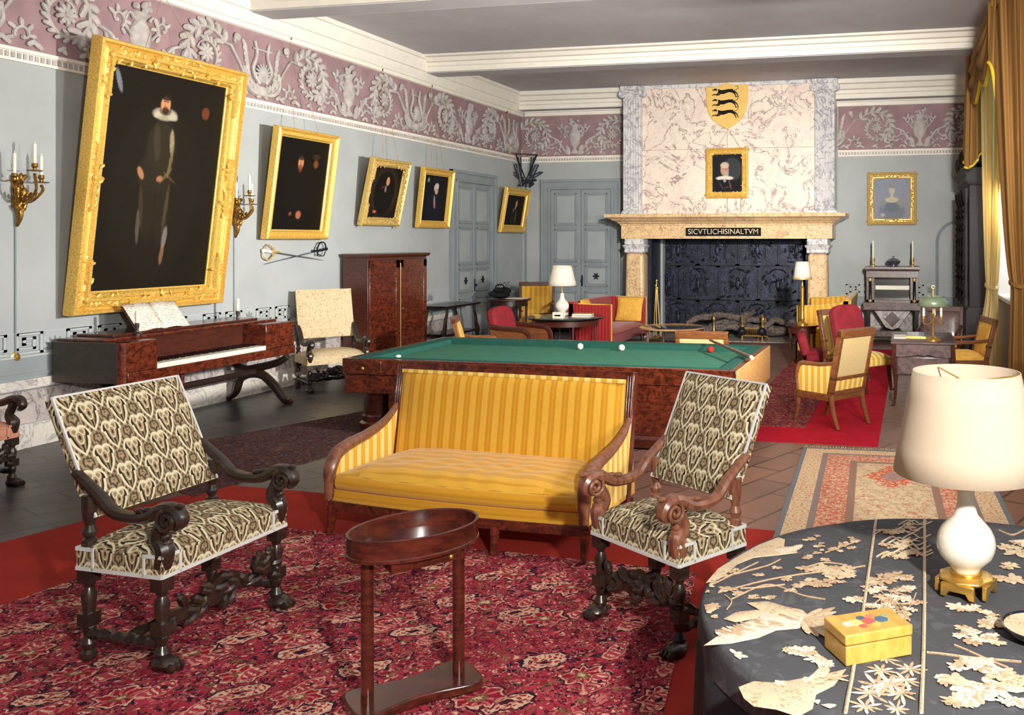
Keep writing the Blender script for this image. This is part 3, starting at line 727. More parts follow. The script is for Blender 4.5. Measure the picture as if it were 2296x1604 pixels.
fig1 = [(.46, .45, .26, .42, 0, S(33, 27, 18), .8), (.47, .66, .085, .13, .0, S(52, 45, 32), .75), (.44, .54, .1, .1, .1, S(46, 40, 27), .8), (.43, .68, .02, .09, .1, S(74, 66, 50), .5), (.555, .69, .013, .06, .1, S(170, 158, 118), .75), (.56, .6, .009, .08, -.12, S(126, 110, 74), .7), (.53, .53, .008, .05, -.7, S(120, 104, 72), .6),
        (.4, .38, .045, .16, .1, S(44, 37, 23), .7), (.53, .36, .045, .16, .0, S(44, 37, 23), .7), (.34, .29, .011, .08, .06, S(104, 96, 80), .6), (.35, .38, .012, .1, .12, S(70, 60, 40), .6), (.575, .24, .014, .055, -.08, S(140, 134, 130), .65), (.56, .38, .01, .12, -.06, S(86, 74, 50), .6), (.565, .16, .011, .05, -.06, S(150, 104, 72), .7),
        (.47, .815, .07, .03, 0, S(172, 164, 142), .95), (.42, .812, .03, .014, .4, S(206, 198, 172), .7), (.53, .81, .035, .018, -.3, S(196, 188, 164), .7), (.47, .83, .036, .022, 0, S(84, 66, 50), .8), (.468, .86, .027, .04, 0, SKIN2, 1), (.47, .893, .031, .016, 0, S(36, 24, 18), .95), (.47, .832, .02, .018, 0, S(44, 28, 20), .95), (.46, .856, .005, .012, 0, S(170, 108, 74), .8), (.457, .872, .009, .003, 0, S(50, 30, 22), .9), (.482, .871, .008, .003, 0, S(50, 30, 22), .9), (.466, .842, .01, .003, 0, S(120, 60, 46), .9),
        (.32, .535, .014, .032, .5, S(186, 132, 96), .85), (.48, .515, .018, .014, .3, S(176, 120, 84), .85), (.56, .525, .05, .003, -.6, S(120, 92, 50), .8), (.83, .85, .024, .03, 0, S(120, 62, 36), .8), (.08, .93, .012, .055, .35, S(150, 158, 172), .6)]
pm = leftM(7.3, 1.25, -8.22, .36, 2.81)
picture('gilt_framed_painting', 'largest painting on the left wall, full-length standing man in a wide carved gilt frame', pm, 2.02, 2.81, .23, .13, fig1, DK, 'gilt', ('corner', 'mid'), (-8.28, 8.6, 4.82))
fig2 = [(.5, .4, .26, .36, 0, S(20, 15, 11), .8), (.46, .74, .045, .07, 0, SKIN, 1), (.46, .795, .05, .03, 0, S(26, 16, 12), .9), (.46, .68, .033, .045, 0, S(110, 56, 36), .8), (.455, .745, .008, .02, 0, S(150, 92, 64), .8), (.44, .758, .012, .004, 0, S(70, 38, 26), .9), (.48, .757, .012, .004, 0, S(70, 38, 26), .9), (.52, .17, .045, .045, 0, S(176, 106, 76), .85), (.36, .18, .025, .02, .4, S(130, 76, 52), .8), (.76, .74, .04, .045, 0, S(130, 78, 44), .7), (.76, .82, .06, .03, 0, S(70, 44, 28), .6)]
picture('gilt_framed_painting', 'dark bearded man portrait in a plain gilt frame hung above the crossed swords', leftM(10.1, 2.02, -8.22, .2, 1.5), 1.29, 1.5, .13, .1, fig2, S(15, 11, 8), 'gilt', None, (-8.28, 10.75, 4.78))
fig3 = [(.5, .5, .42, .48, 0, S(60, 48, 34), .9), (.5, .5, .36, .44, 0, S(18, 14, 12), 1), (.52, .32, .26, .3, 0, S(20, 17, 16), .9), (.55, .72, .13, .17, 0, S(22, 16, 13), .9), (.56, .72, .055, .085, .1, SKIN2, 1), (.56, .745, .035, .006, 0, S(70, 40, 30), .8), (.52, .57, .03, .07, .2, S(150, 140, 130), .8), (.42, .6, .03, .015, .5, S(170, 60, 44), .8), (.3, .12, .07, .03, 0, S(170, 60, 40), .9), (.3, .12, .04, .02, 0, SKIN, .9)]
picture('gilt_framed_painting', 'portrait of a long-haired man in an oval surround, worn carved gilt frame over the wardrobe', leftM(12.2, 2.24, -8.22, .23, 1.07), 1.08, 1.07, .13, .08, fig3, S(26, 21, 16), 'gilt2', ('corner', 'bead'), (-8.28, 12.95, 4.76))
fig4 = [(.5, .3, .3, .34, 0, S(26, 28, 40), .9), (.55, .68, .07, .1, 0, S(206, 172, 142), 1), (.55, .76, .085, .07, 0, S(216, 210, 200), .9), (.47, .72, .03, .06, 0, S(206, 200, 190), .9), (.57, .69, .04, .006, 0, S(90, 60, 48), .8), (.5, .42, .03, .14, .15, S(170, 176, 190), .8), (.55, .36, .03, .09, .1, S(170, 50, 44), .9), (.2, .88, .05, .05, 0, S(140, 150, 130), .8)]
picture('gilt_framed_painting', 'portrait of a white-wigged man with a red sash, gilt frame beside the left-wall door', leftM(13.85, 2.22, -8.22, .12, 1.06), 1.08, 1.06, .13, .08, fig4, S(18, 19, 28), 'gilt', None, (-8.28, 14.5, 4.76))
fig5 = [(.5, .3, .24, .3, 0, S(34, 30, 34), .9), (.58, .72, .07, .12, 0, SKIN2, 1), (.58, .83, .08, .04, 0, S(60, 44, 36), .8), (.46, .5, .06, .05, .4, S(170, 90, 66), .9), (.62, .3, .04, .2, 0, S(120, 88, 66), .8), (.54, .58, .04, .05, 0, S(190, 180, 170), .8)]
picture('gilt_framed_painting', 'smallest leaning gilt-framed portrait between the left door and the room corner', leftM(17.0, 2.17, -8.2, .16, .95), 1.2, .95, .16, .08, fig5, S(22, 16, 16), 'gilt', None, (-8.28, 17.6, 4.74))
fig6 = [(.5, .2, .36, .3, 0, S(20, 18, 28), 1), (.66, .6, .26, .3, 0, S(74, 74, 80), .6), (.42, .58, .11, .15, 0, S(204, 150, 122), 1), (.42, .7, .115, .09, 0, S(214, 190, 168), .9), (.46, .48, .075, .1, 0, S(180, 164, 150), 1), (.5, .6, .03, .02, 0, S(150, 96, 84), .7), (.42, .37, .23, .06, 0, S(226, 218, 206), 1), (.4, .27, .3, .07, 0, S(18, 17, 26), 1), (.42, .31, .04, .05, 0, S(170, 170, 170), .8), (.6, .2, .02, .14, .3, S(110, 76, 70), .8), (.5, .13, .12, .015, .2, S(90, 66, 60), .7), (.3, .18, .015, .1, .5, S(100, 72, 64), .7), (.46, .615, .03, .006, 0, S(80, 54, 50), .9), (.38, .615, .02, .006, 0, S(80, 54, 50), .8)]
picture('gilt_framed_painting', 'portrait of a white-bearded man in a white collar on the marble chimney breast', Matrix.Translation((-3.96, 17.735, 2.85)), .87, 1.02, .13, .07, fig6, S(26, 26, 36), 'gilt', ('corner', 'bead'), None)
m = MB(); m.tube([(-3.75, 17.73, 3.86), (-3.5, 17.72, 4.25), (-3.25, 17.73, 3.86)], .006, 5)
c = m.build('picture_cord', 'gold_cord'); tag(c, 'thin gilt cord holding the chimney breast portrait below the shield', 'cord')
fig7 = [(.5, .5, .5, .55, 0, S(150, 156, 172), .8), (.5, .2, .32, .26, 0, S(124, 132, 144), .9), (.5, .7, .07, .1, 0, S(204, 192, 178), 1), (.5, .8, .075, .05, 0, S(150, 140, 130), .8), (.5, .56, .04, .07, 0, S(206, 194, 172), .9), (.5, .47, .17, .07, 0, S(210, 200, 168), .9), (.26, .38, .09, .13, .4, S(150, 152, 152), .8), (.74, .38, .09, .13, -.4, S(156, 154, 150), .8), (.5, .28, .2, .12, 0, S(112, 122, 138), .8), (.25, .1, .06, .05, 0, S(190, 190, 190), .7)]
picture('gilt_framed_painting', 'pale blue-grey portrait of a lady in a gilt frame above the console cabinet', Matrix.Translation((-.75, 18.38, 2.31)), .97, 1.06, .13, .07, fig7, S(146, 152, 168), 'gilt2', ('corner', 'bead'), None)

# ---- candle sconces
def sconce(y0, z0, label, first):
    r = thing('wall_sconce', label, 'sconce', (XL, y0, z0), 0, 'gilt candle sconces on the left wall'); r.rotation_euler = (0, 0, pi/2); r.scale = (.78, .78, .85)
    m = MB(); m.tube(spline([(.0, -.03, -.62), (.01, -.07, -.5), (0, -.05, -.36), (0, -.06, -.2), (0, -.05, -.06)], 6), lerps([.018, .035, .05, .045, .03], 25), 8)
    q = random.Random(3)
    for i in range(26): a = q.uniform(0, 2*pi); m.leaf((q.uniform(-.04, .04), -.09, q.uniform(-.46, -.08)), (cos(a)*.5, abs(sin(a))), .09, .05, .5)
    m.box(-.05, .05, -.03, 0, -.4, -.1); m.build('back_plate', 'bronze', r, .004)
    for sx, sy, h in ((-.17, -.2, -.12), (0, -.3, .0), (.17, -.2, -.12)):
        m = MB(); m.tube(spline([(0, -.07, -.3), (sx*.5, -.07+sy*.35, -.34), (sx, sy-.02, -.22), (sx, sy, h-.03)], 7), lerps([.02, .016, .018], 22), 7)
        for i in range(4): m.leaf((sx*(.3+.15*i), -.07+sy*.6*(.3+.2*i), -.32+.01*i), (.5*(i % 2)-.3, .8), .06, .035, .6)
        a = m.build('arm', 'bronze', r)
        MB().lathe([(0, -.01), (.08, -.004), (.085, .006), (.02, .012), (.02, .03), (.035, .05), (.03, .085), (0, .085)], 16, (sx, sy, h)).build('drip_pan', 'bronze', a)
        MB().lathe([(0, .08), (.018, .08), (.018, .3), (.006, .305), (.004, .33), (0, .33)], 10, (sx, sy, h)).build('candle', 'wax', a)
    MB().tube([(0, -.012, -.55), (0, -.012, (.9-z0)/.85)], .012, 6).build('conduit', 'wall_dark', r)
    m = MB().lathe([(0, -.05), (.035, -.045), (.04, -.02), (.06, -.012), (.06, 0)], 14, (0, 0, (.88-z0)/.85), ax='y'); m.build('knob', 'brass', r)
sconce(6.88, 2.66, 'gilt candle sconce at the far left end of the wall, left of the largest painting', 1)
sconce(9.72, 2.56, 'gilt candle sconce between the largest painting and the bearded man portrait', 0)
# ---- crossed swords
def sword(a, b, label, grip, knuckle, blade):
    A = Vector(a); B = Vector(b); d = (B-A).normalized(); n = Vector((1, 0, 0)); up = n.cross(d)
    r = thing('sword', label, 'sword', tuple(A)); P = lambda t, u=0., o=.0: tuple(d*t+up*u+n*o)
    L = (B-A).length
    MB().tube([P(.2), P(L*.6), P(L)], [.016, .013, .004], 6, (.5, 1)).build('blade', blade, r)
    MB().tube([P(0), P(.05), P(.16)], [.016, .02, .016], 8).ell(P(-.02), .028).build('grip', grip, r)
    m = MB(); m.tube(spline([P(-.02), P(-.0, -.09), P(.1, -.11), P(.18, -.03)], 6), .01, 6); m.lathe([(0, -.01), (.075, .0), (.06, .02), (0, .02)], 12, P(.19)).tube([P(.18, .07), P(.18, -.06)], .011, 6)
    m.tube(spline([P(.16, .05), P(.06, .09), P(.0, .03)], 6), .008, 5); m.build('hilt_guard', knuckle, r)
sword((-8.25, 10.22, 1.86), (-8.25, 11.45, 1.71), 'sword with a gilt hilt at the left, dark scabbard pointing right under the bearded portrait', 'ivory', 'gilt2', 'ebony')
sword((-8.23, 11.45, 1.87), (-8.23, 10.18, 1.68), 'thin rapier with a dark swept hilt at the right, crossing the gilt-hilted sword', 'iron', 'iron', 'glass')
# ---- iron fan bracket in the corner
r = thing('wall_bracket', 'dark wrought-iron fan-shaped bracket hung high in the far left corner', 'bracket', (XL+.22, YB-.25, 3.2), R(40))
m = MB()
m.tube([(0, 0, .1), (-.24, 0, .68), (.24, 0, .68)], .025, 6, closed=True, up=(0, 1, 0)).build('fan_frame', 'iron', r)
for sg in (-1, 1):
    for i in range(3):
        x = sg*(.18+.1*i); MB().tube([(sg*.04, .01, .08), (x*.6, .01, .2), (x, .01, .62-.16*i), (x-sg*.06, .01, .62-.16*i), (sg*.1, .01, .2)], .016, 5, up=(0, 1, 0)).build('fan_rib', 'iron', r)
m = MB()
for i in range(26): a = rnd.uniform(0, 2*pi); m.leaf((rnd.uniform(-.17, .17), -.02, rnd.uniform(.0, .14)), (cos(a), sin(a)), .07, .05, .5)
m.build('leaf_cluster', 'iron', r)
MB().tube([(0, 0, 0), (0, .0, -2.1)], .012, 6).ell((0, 0, -2.12), .04).build('pull_cord', 'keydark', r)
# ================================================================== FIREPLACE
fp = thing('fireplace', 'monumental marble chimneypiece with fluted pilasters, inscribed mantel and iron-lined hearth', 'fireplace', (-3.53, 18.0, 0))
X0 = -3.53; Y0 = 18.0
m = MB()
m.box(-2.17, 2.17, -.2, .38, 2.5, 5.19)
ov = m.build('chimney_breast', 'mpink', fp)
for (a, b, c, d) in ((-1.8, -.003, 2.53, 3.858), (.003, 1.78, 2.53, 3.858), (-1.8, -.003, 3.864, 5.185), (.003, 1.78, 3.864, 5.185)):
    MB().box(a, b, -.245, -.2, c, d).build('marble_slab', 'mpink', ov, .003)
MB().box(-2.2, 2.2, -.27, .36, 5.12, 5.2).build('top_moulding', 'mgrey', ov, .01)
for sx in (-1, 1):
    xc = sx*1.98; w = .2; pts = [(xc-w, -.2)]
    nf = 7
    for i in range(nf):
        a = xc-w+2*w*(i+.12)/nf; b = xc-w+2*w*(i+.88)/nf
        pts += [(a, -.34)]+[(lerp(a, b, t), -.34+.024*sin(pi*t)) for t in (.2, .5, .8)]+[(b, -.34)]
    pts += [(xc+w, -.2)]
    p = MB().prism(pts, 'z', 2.62, 4.98).build('fluted_pilaster', 'mgrey', fp, ang=20)
    MB().stack([(2.53, xc-.23, xc+.23, -.37, -.2), (2.58, xc-.23, xc+.23, -.37, -.2), (2.62, xc-.2, xc+.2, -.34, -.2)]).build('pilaster_base', 'mgrey', p)
    m = MB().box(xc-.25, xc+.25, -.38, -.2, 5.1, 5.19).box(xc-.2, xc+.2, -.355, -.2, 4.97, 5.1)
    for k in (-1, 1):
        c = (xc+k*.21, -.36, 5.03)
        m.lathe([(0, 0), (.085, 0), (.085, .14), (0, .14)], 16, (c[0], -.37, c[2]), ax='y')
        m.tube([(c[0]+lerp(.075, .012, i/24)*cos(i*.62), -.374, c[2]+lerp(.075, .012, i/24)*sin(i*.62)) for i in range(25)], .01, 5, up=(0, 1, 0))
    m.build('ionic_capital', 'mgrey', p, .006)
m = MB(); hx = 2.145; f = -.58
L = [(2.03, 0), (2.3, 0), (2.3, .015), (2.33, .02), (2.345, .05), (2.37, .07), (2.4, .14), (2.43, .17), (2.43, .2), (2.455, .24), (2.46, .27), (2.53, .275)]
m.stack([(z, -hx-o, hx+o, f-o, .3) for z, o in L])
mt = m.build('mantel_shelf', 'myel', fp, .004, 25)
MB().box(-.78, .75, f-.02, f+.01, 2.085, 2.25).build('inscription_plaque', 'black', mt, .004)
cu = bpy.data.curves.new('inscription', 'FONT'); cu.body = 'SIC VT LIC HIS IN ALTVM'; cu.size = .15; cu.align_x = 'CENTER'; cu.align_y = 'CENTER'; cu.extrude = .003
cu.body = 'SICVTLICHISINALTVM'; cu.space_character = 1.0
to = bpy.data.objects.new('tmp_text', cu); COL.objects.link(to); bpy.context.view_layer.update()
me = bpy.data.meshes.new_from_object(to.evaluated_get(bpy.context.evaluated_depsgraph_get())); bpy.data.objects.remove(to)
xs = [v.co.x for v in me.vertices]; k = 1.42/(max(xs)-min(xs))
for v in me.vertices: v.co = Vector(((v.co.x)*k-.015, f-.021-v.co.z, 2.168+v.co.y*min(k, 1.)))
me.materials.append(MT['fringe']); to = bpy.data.objects.new('inscription', me); COL.objects.link(to); to.parent = mt
for sx in (-1, 1):
    xc = sx*1.86-.005; pr = []
    m = MB(); m.stack([(z, xc-w, xc+w, -.37-w, -.37+w) for z, w in ((.2, .205), (.6, .2), (1.1, .198), (1.6, .19), (1.74, .188))]); c = m.build('column', 'myel', fp, .06, seg=3)
    MB().stack([(0, xc-.29, xc+.29, -.64, .1), (.1, xc-.29, xc+.29, -.64, .1), (.1, xc-.25, xc+.25, -.6, .1), (.16, xc-.25, xc+.25, -.6, .1), (.2, xc-.2, xc+.2, -.56, .1)]).build('column_base', 'mgrey', c, .01)
    MB().stack([(1.74, xc-.19, xc+.19, -.56, .1), (1.76, xc-.215, xc+.215, -.585, .1), (1.82, xc-.205, xc+.205, -.575, .1), (1.86, xc-.23, xc+.23, -.6, .1), (1.9, xc-.25, xc+.25, -.62, .1), (1.91, xc-.2, xc+.2, -.6, .1), (2.03, xc-.2, xc+.2, -.6, .1)]).build('column_capital', 'mgrey', c, .01)
    MB().box(sx*1.62-.04 if sx < 0 else 1.6, -1.58 if sx < 0 else sx*1.62+.1, -.3, .6, 0, 2.03).build('hearth_jamb', 'plate', fp)
MB().box(-1.7, 1.75, .62, .7, 0, 2.2).build('fireback_wall', 'soot', fp)
MB().box(-1.7, 1.75, -.1, .7, 2.03, 2.06).build('hearth_soffit', 'soot', fp)
MB().box(-2.3, 2.3, -.75, .62, -.01, .012).build('hearth_slab', 'mskirt2', fp)
# cast iron stove plates lining the back, each with columns and an arch
def stove_plate(x, z, w, h, arch):
    m = MB(); y = .62
    m.box(x+.004, x+w-.004, y-.03, y, z+.004, z+h-.004)
    for a, b, c, d in ((x, x+w, z, z+.04), (x, x+w, z+h-.04, z+h), (x, x+.05, z, z+h), (x+w-.05, x+w, z, z+h)): m.box(a+.004, b-.004, y-.055, y-.03, c+.004, d-.004)
    for sx in (.3, .68):
        m.tube([(x+w*sx, y-.06, z+h*.2), (x+w*sx, y-.06, z+h*.72)], .017, 6).box(x+w*sx-.035, x+w*sx+.035, y-.075, y-.03, z+h*.72, z+h*.77).box(x+w*sx-.035, x+w*sx+.035, y-.075, y-.03, z+h*.15, z+h*.2)
    if arch: m.tube([(x+w*.49+w*.21*cos(R(a)), y-.05, z+h*.74+h*.17*sin(R(a))) for a in range(0, 181, 15)], .016, 6, up=(0, 1, 0))
    else: m.box(x+w*.26, x+w*.72, y-.06, y-.03, z+h*.78, z+h*.83)
    q = random.Random(int(x*100+z*7))
    for i in range(20): a = q.uniform(0, 6.3); m.leaf((x+w*q.uniform(.12, .88), y-.035, z+h*q.uniform(.1, .9)), (cos(a), sin(a)), q.uniform(.05, .13), .05, .5)
    m.ell((x+w*.49, y-.05, z+h*.45), (.05, .03, .12)); m.ell((x+w*.49, y-.05, z+h*.6), .04); m.ell((x+w*.42, y-.06, z+h*.12), .02).ell((x+w*.56, y-.06, z+h*.12), .02)
    m.build('stove_plate', 'plate', fp, .004)
for i in range(4): stove_plate(-1.66+.86*i, 1.46, .86 if i < 3 else .8, .72, 0)
for i in range(5): stove_plate(max(-1.66, -2.08+.86*i), .73, (.44 if i == 0 else .86 if i < 4 else .38), .73, 1)
for i in range(4): stove_plate(-1.66+.86*i, .02, .86 if i < 3 else .8, .7, 1)

# shield of arms
r = thing('heraldic_shield', 'yellow shield with three running black hounds on the marble chimney breast', 'shield', (-3.53, 17.754, 4.25))
out = [(-.44, .88), (-.3, .86), (-.12, .9), (0, .95), (.12, .9), (.3, .9), (.44, .9), (.43, .55), (.4, .38), (.3, .2), (.16, .09), (0, 0), (-.16, .09), (-.3, .2), (-.4, .38), (-.43, .55)]
MB().prism(out, 'y', -.035, 0).build('shield_field', basic('shield_yellow', S(230, 190, 104), .6, var=.05), r, .012)
def hound(z, parent):
    m = MB(); y = -.042
    pts = [(-.17, y, z+.01), (-.08, y, z-.005), (.04, y, z+.02), (.13, y, z+.012)]
    m.tube(spline(pts, 5), lerps([.032, .042, .03, .036], 16), 8, (.35, 1), up=(0, 1, 0))
    m.tube([(-.15, y, z+.02), (-.21, y, z+.045)], [.026, .02], 7, (.4, 1), up=(0, 1, 0)).ell((-.235, y, z+.05), (.035, .012, .022)).tube([(-.24, y, z+.045), (-.3, y, z+.04)], [.016, .009], 6, (.5, 1), up=(0, 1, 0))
    for q in ([(-.16, -.01), (-.2, -.05), (-.27, -.05), (-.3, -.07)], [(-.13, -.02), (-.16, -.06), (-.22, -.065)], [(.13, .01), (.2, -.03), (.22, -.07), (.24, -.11)], [(.11, 0), (.17, -.05), (.18, -.09), (.2, -.12)]):
        m.tube(spline([(a, y, z+b) for a, b in q], 4), lerps([.022, .014, .01, .009], 4*(len(q)-1)+1), 6, (.5, 1), up=(0, 1, 0))
    m.tube(spline([(.15, y, z+.02), (.22, y, z+.05), (.23, y, z+.1), (.17, y, z+.1)], 5), .006, 5, up=(0, 1, 0))
    h = m.build('hound', 'black', parent)
    MB().tube([(-.185, y-.014, z+.01), (-.195, y-.014, z+.06)], .009, 6).build('collar', 'ivory', h)
for z in (.76, .55, .34): hound(z, r)
# logs, andirons, fire tools, basket
def log(a, b, rad, label, q):
    r = thing('firewood_log', label, 'log', (min(a[0], b[0]), a[1], min(a[2], b[2])-rad), 0)
    o = Vector(r.location); A = Vector(a)-o; B = Vector(b)-o; q = random.Random(q)
    pts = spline([tuple(A), tuple(A.lerp(B, .33)+Vector((0, 0, q.uniform(.04, .14)))), tuple(A.lerp(B, .66)+Vector((0, q.uniform(-.03, .03), q.uniform(-.02, .06)))), tuple(B)], 5)
    MB().tube(pts, [rad*q.uniform(.75, 1.2) for _ in pts], 9).build('bark', 'log', r)
    d = (B-A).normalized(); MB().tube([tuple(B-d*.01), tuple(B+d*.006)], rad*.86, 9).tube([tuple(A+d*.01), tuple(A-d*.006)], rad*.86, 9).build('cut_end', 'logend', r)
log((-4.0, 17.75, .18), (-2.6, 17.85, .2), .075, 'straight charred log at the bottom of the hearth pile', 1)
log((-3.95, 17.98, .2), (-2.35, 17.95, .17), .085, 'thick rear log whose cut end shows at the right of the hearth', 2)
log((-4.1, 17.86, .42), (-2.75, 17.84, .38), .065, 'long arched log lying across the top of the hearth pile', 3)
log((-4.35, 17.68, .3), (-3.75, 18.0, .44), .06, 'short slanting log at the left end of the hearth pile', 4)
log((-3.2, 17.62, .3), (-3.05, 18.1, .52), .065, 'upright split log in the middle of the hearth pile', 5)
log((-2.75, 17.66, .24), (-2.2, 18.02, .36), .06, 'short crooked log at the right end of the hearth pile', 6)
for x in (-3.75, -2.75):
    r = thing('andiron', 'brass-topped iron andiron at the %s of the log pile' % ('left' if x < -3 else 'right'), 'andiron', (x, 17.5, .012), 0, 'andirons in the hearth')
    MB().box(-.015, .015, 0, .5, .07, .1).build('bar', 'iron', r)
    MB().tube([(-.12, 0, 0), (-.09, 0, .07), (0, 0, .09), (.09, 0, .07), (.12, 0, 0)], .014, 6, up=(0, 1, 0)).build('foot', 'brass', r)
    MB().lathe([(0, .08), (.03, .09), (.016, .13), (.03, .2), (.014, .24), (.014, .36), (.034, .4), (.03, .44), (.012, .47), (.02, .5), (0, .52)], 12).build('baluster', 'brass', r)
r = thing('fire_grate', 'small brass and iron fire basket in front of the logs', 'grate', (-2.94, 17.3, .012))
for x in (-.2, .2):
    MB().lathe([(0, .0), (.03, .01), (.015, .04), (.015, .12), (0, .12)], 8, (x, 0, 0)).build('leg', 'brass', r)
    MB().ell((x, -.02, .2), .085, 12, 8).build('iron_ball', 'iron', r)
    MB().lathe([(.02, .28), (.012, .34), (.022, .4), (.01, .46), (.02, .52), (0, .54)], 8, (x, 0, 0)).build('finial', 'brass', r)
m = MB()
for i in range(9): m.tube([(-.16+.04*i, 0, .1), (-.16+.04*i, 0, .26)], .007, 5)
m.box(-.19, .19, -.01, .01, .1, .12).box(-.19, .19, -.01, .01, .25, .27).build('basket_bars', 'brass', r)
r = thing('fire_tool_stand', 'slim brass fire irons standing at the left side of the hearth', 'fire tools', (-4.9, 17.35, .012))
MB().lathe([(0, 0), (.12, .01), (.1, .04), (.02, .06), (0, .06)], 14).build('base', 'brass', r)
for x, l, nm in ((0, 1.15, 'tongs'), (.045, 1.0, 'poker'), (-.035, 1.05, 'shovel')):
    MB().tube([(x*1.8, 0, .04), (x*.3, .0, l)], .011, 7).ell((x*.3, 0, l+.02), (.022, .022, .035)).build(nm, 'brass', r)
# ================================================================== SEATING
def legprof(h, r):      # turned leg between block ends
    return [(0, 0), (r, 0), (r*1.05, .03), (r*.6, .05), (r*.7, .1*h), (r*1.05, .18*h), (r*.62, .26*h), (r*.95, .36*h), (r*.6, .42*h), (r*.85, .6*h), (r*1.0, .72*h), (r*.6, .8*h), (r*.95, .88*h), (r, .9*h), (r, h), (0, h)]
def os_chair(label, loc, rz, W, D, fab, wood, carved=True, group=None, sh=.46, z0=0., braid='braid', top=1.205, bz=.65, lean=.27, legwood=None):
    legwood = legwood or wood
    r = thing('scroll_armchair', label, 'armchair', loc, rz, group)
    hw, hd = W/2, D/2
    # seat
    m = MB()
    def dome(u, v):
        x = lerp(-hw, hw, u); y = lerp(-hd, hd, v); k = (1-(2*u-1)**4)*(1-(2*v-1)**4)
        return (x, y, sh+.065*k)
    m.grid(dome, 14, 12); m.box(-hw, hw, -hd, hd, sh-.1, sh+.001); s = m.build('seat', fab, r)
    m = MB(); e = .006
    for a, b, c, d in ((-hw, hw, -hd-e, -hd), (-hw, hw, hd, hd+e), (-hw-e, -hw, -hd, hd), (hw, hw+e, -hd, hd)): m.box(a, b, c, d, sh-.105, sh-.088)
    for sx in (-1, 1):
        for sy in (-1, 1):
            x, y = sx*hw, sy*hd
            m.box(x-.012*(sx > 0)-.0*(sx < 0) - (0 if sx > 0 else .006), x+(.006 if sx > 0 else .012), y-.006 if sy < 0 else y-.1, y+.1 if sy < 0 else y+.006, sh-.1, sh+.006) if False else None
            m.box(min(x, x-sx*.1), max(x, x-sx*.1), y-.006 if sy < 0 else y-.002, y+.002 if sy < 0 else y+.006, sh-.012, sh+.004)
            m.box(x-sx*.1-.006, x-sx*.1+.006, y-.006 if sy < 0 else y, y if sy < 0 else y+.006, sh-.1, sh+.004)
            m.box(x-.006 if sx < 0 else x-.002, x+.002 if sx < 0 else x+.006, min(y, y-sy*.1), max(y, y-sy*.1), sh-.012, sh+.004)
            m.box(x-.006 if sx < 0 else x, x if sx < 0 else x+.006, y-sy*.1-.006, y-sy*.1+.006, sh-.1, sh+.004)
    m.build('braid_trim', braid, s)
    # back: leaning upholstered panel
    a = math.atan2(lean, top-bz); H = math.hypot(lean, top-bz); M = Matrix.Translation((0, hd-.03, bz)) @ Matrix.Rotation(-a, 4, 'X')
    m = MB(M); bw = hw-.035
    def pan(u, v):
        k = (1-(2*u-1)**6)*(1-(2*v-1)**6); return (lerp(-bw, bw, u), -.05-.035*k, v*H)
    m.grid(pan, 14, 14); m.box(-bw, bw, -.051, -.002, 0, H)
    b = m.build('backrest', fab, r)
    m = MB(M); m.box(-bw-.004, -bw+.006, -.056, -.044, 0, H+.004).box(bw-.006, bw+.004, -.056, -.044, 0, H+.004).box(-bw, bw, -.056, -.044, H-.006, H+.004); m.build('braid_trim', braid, b)
    # legs and rear posts
    for sx in (-1, 1):
        x = sx*(hw-.035)
        for y in (-hd+.035, hd-.035):
            m = MB(); m.lathe(legprof(sh-.11, .034), 10, (x, y, 0.)); m.box(x-.034, x+.034, y-.034, y+.034, .05+.11, .22).box(x-.034, x+.034, y-.034, y+.034, sh-.17, sh-.1)
            if y < 0:
                m.ell((x, y-.02, .035), (.055, .065, .035), 10, 6)
                for i in (-1, 0, 1): m.ell((x+i*.026, y-.075, .022), (.016, .03, .022), 7, 5)
            m.build('leg', legwood, r)
        m = MB(); q = [(.032, 0), (.032, .05), (.02, .06), (.034, .09), (.02, .12), (.03, .16), (.034, .2), (.034, .26)]
        m.lathe([(0, 0)]+q+[(0, .26)], 10, (x, hd-.04, sh-.02)); m.build('rear_post', wood, r)
        # arm
        ya = hd+.045; za = bz+.2; AZ = sh+.19
        pts = spline([(x, ya, za+.03), (x, hd-.1, za-.075), (x, hd*.2, AZ-.025), (x, -hd*.45, AZ-.03), (x, -hd+.02, AZ+.02), (x, -hd-.05, AZ+.01), (x, -hd-.075, AZ-.035), (x, -hd-.045, AZ-.065)], 6)
        m = MB(); m.tube(pts, lerps([.022, .028, .03, .032, .036, .036, .03, .02], len(pts)), 9, (.9, 1.15))
        am = m.build('arm', wood, r)
        if carved:
            m = MB(); c = (x, -hd-.03, AZ-.025)
            for k in (-1, 1):
                m.tube([(x+k*.044, c[1]+lerp(.052, .008, i/20)*cos(-i*.55+1.2), c[2]+lerp(.052, .008, i/20)*sin(-i*.55+1.2)) for i in range(21)], .011, 6, up=(1, 0, 0))
            for i in range(6): m.ell((x, -hd*.35-.03*i*1.5, AZ+.0+.008*i), (.022, .03, .012), 8, 5)
            m.build('carved_scroll', wood, am)
        m = MB(); m.tube(spline([(x, -hd+.035, sh-.06), (x, -hd+.02, sh+.02), (x, -hd+.06, sh+.07), (x, -hd+.03, AZ-.05), (x, -hd, AZ)], 5), lerps([.04, .046, .034, .032, .036], 21), 9)
        if carved:
            for k in range(5): m.ell((x, -hd+.0+.006*k, sh+.02+.03*k), (.03, .02, .022), 8, 5)
        m.build('arm_support', wood, r)
        MB().lathe([(0, 0)]+[(.016+.012*abs(sin(i*.9)), (D-.1)*i/20) for i in range(21)]+[(0, D-.1)], 8, (x, -hd+.05, .12), ax='y').build('side_stretcher', legwood, r)
    # carved front stretcher
    m = MB(); w2 = hw-.06; n = 24
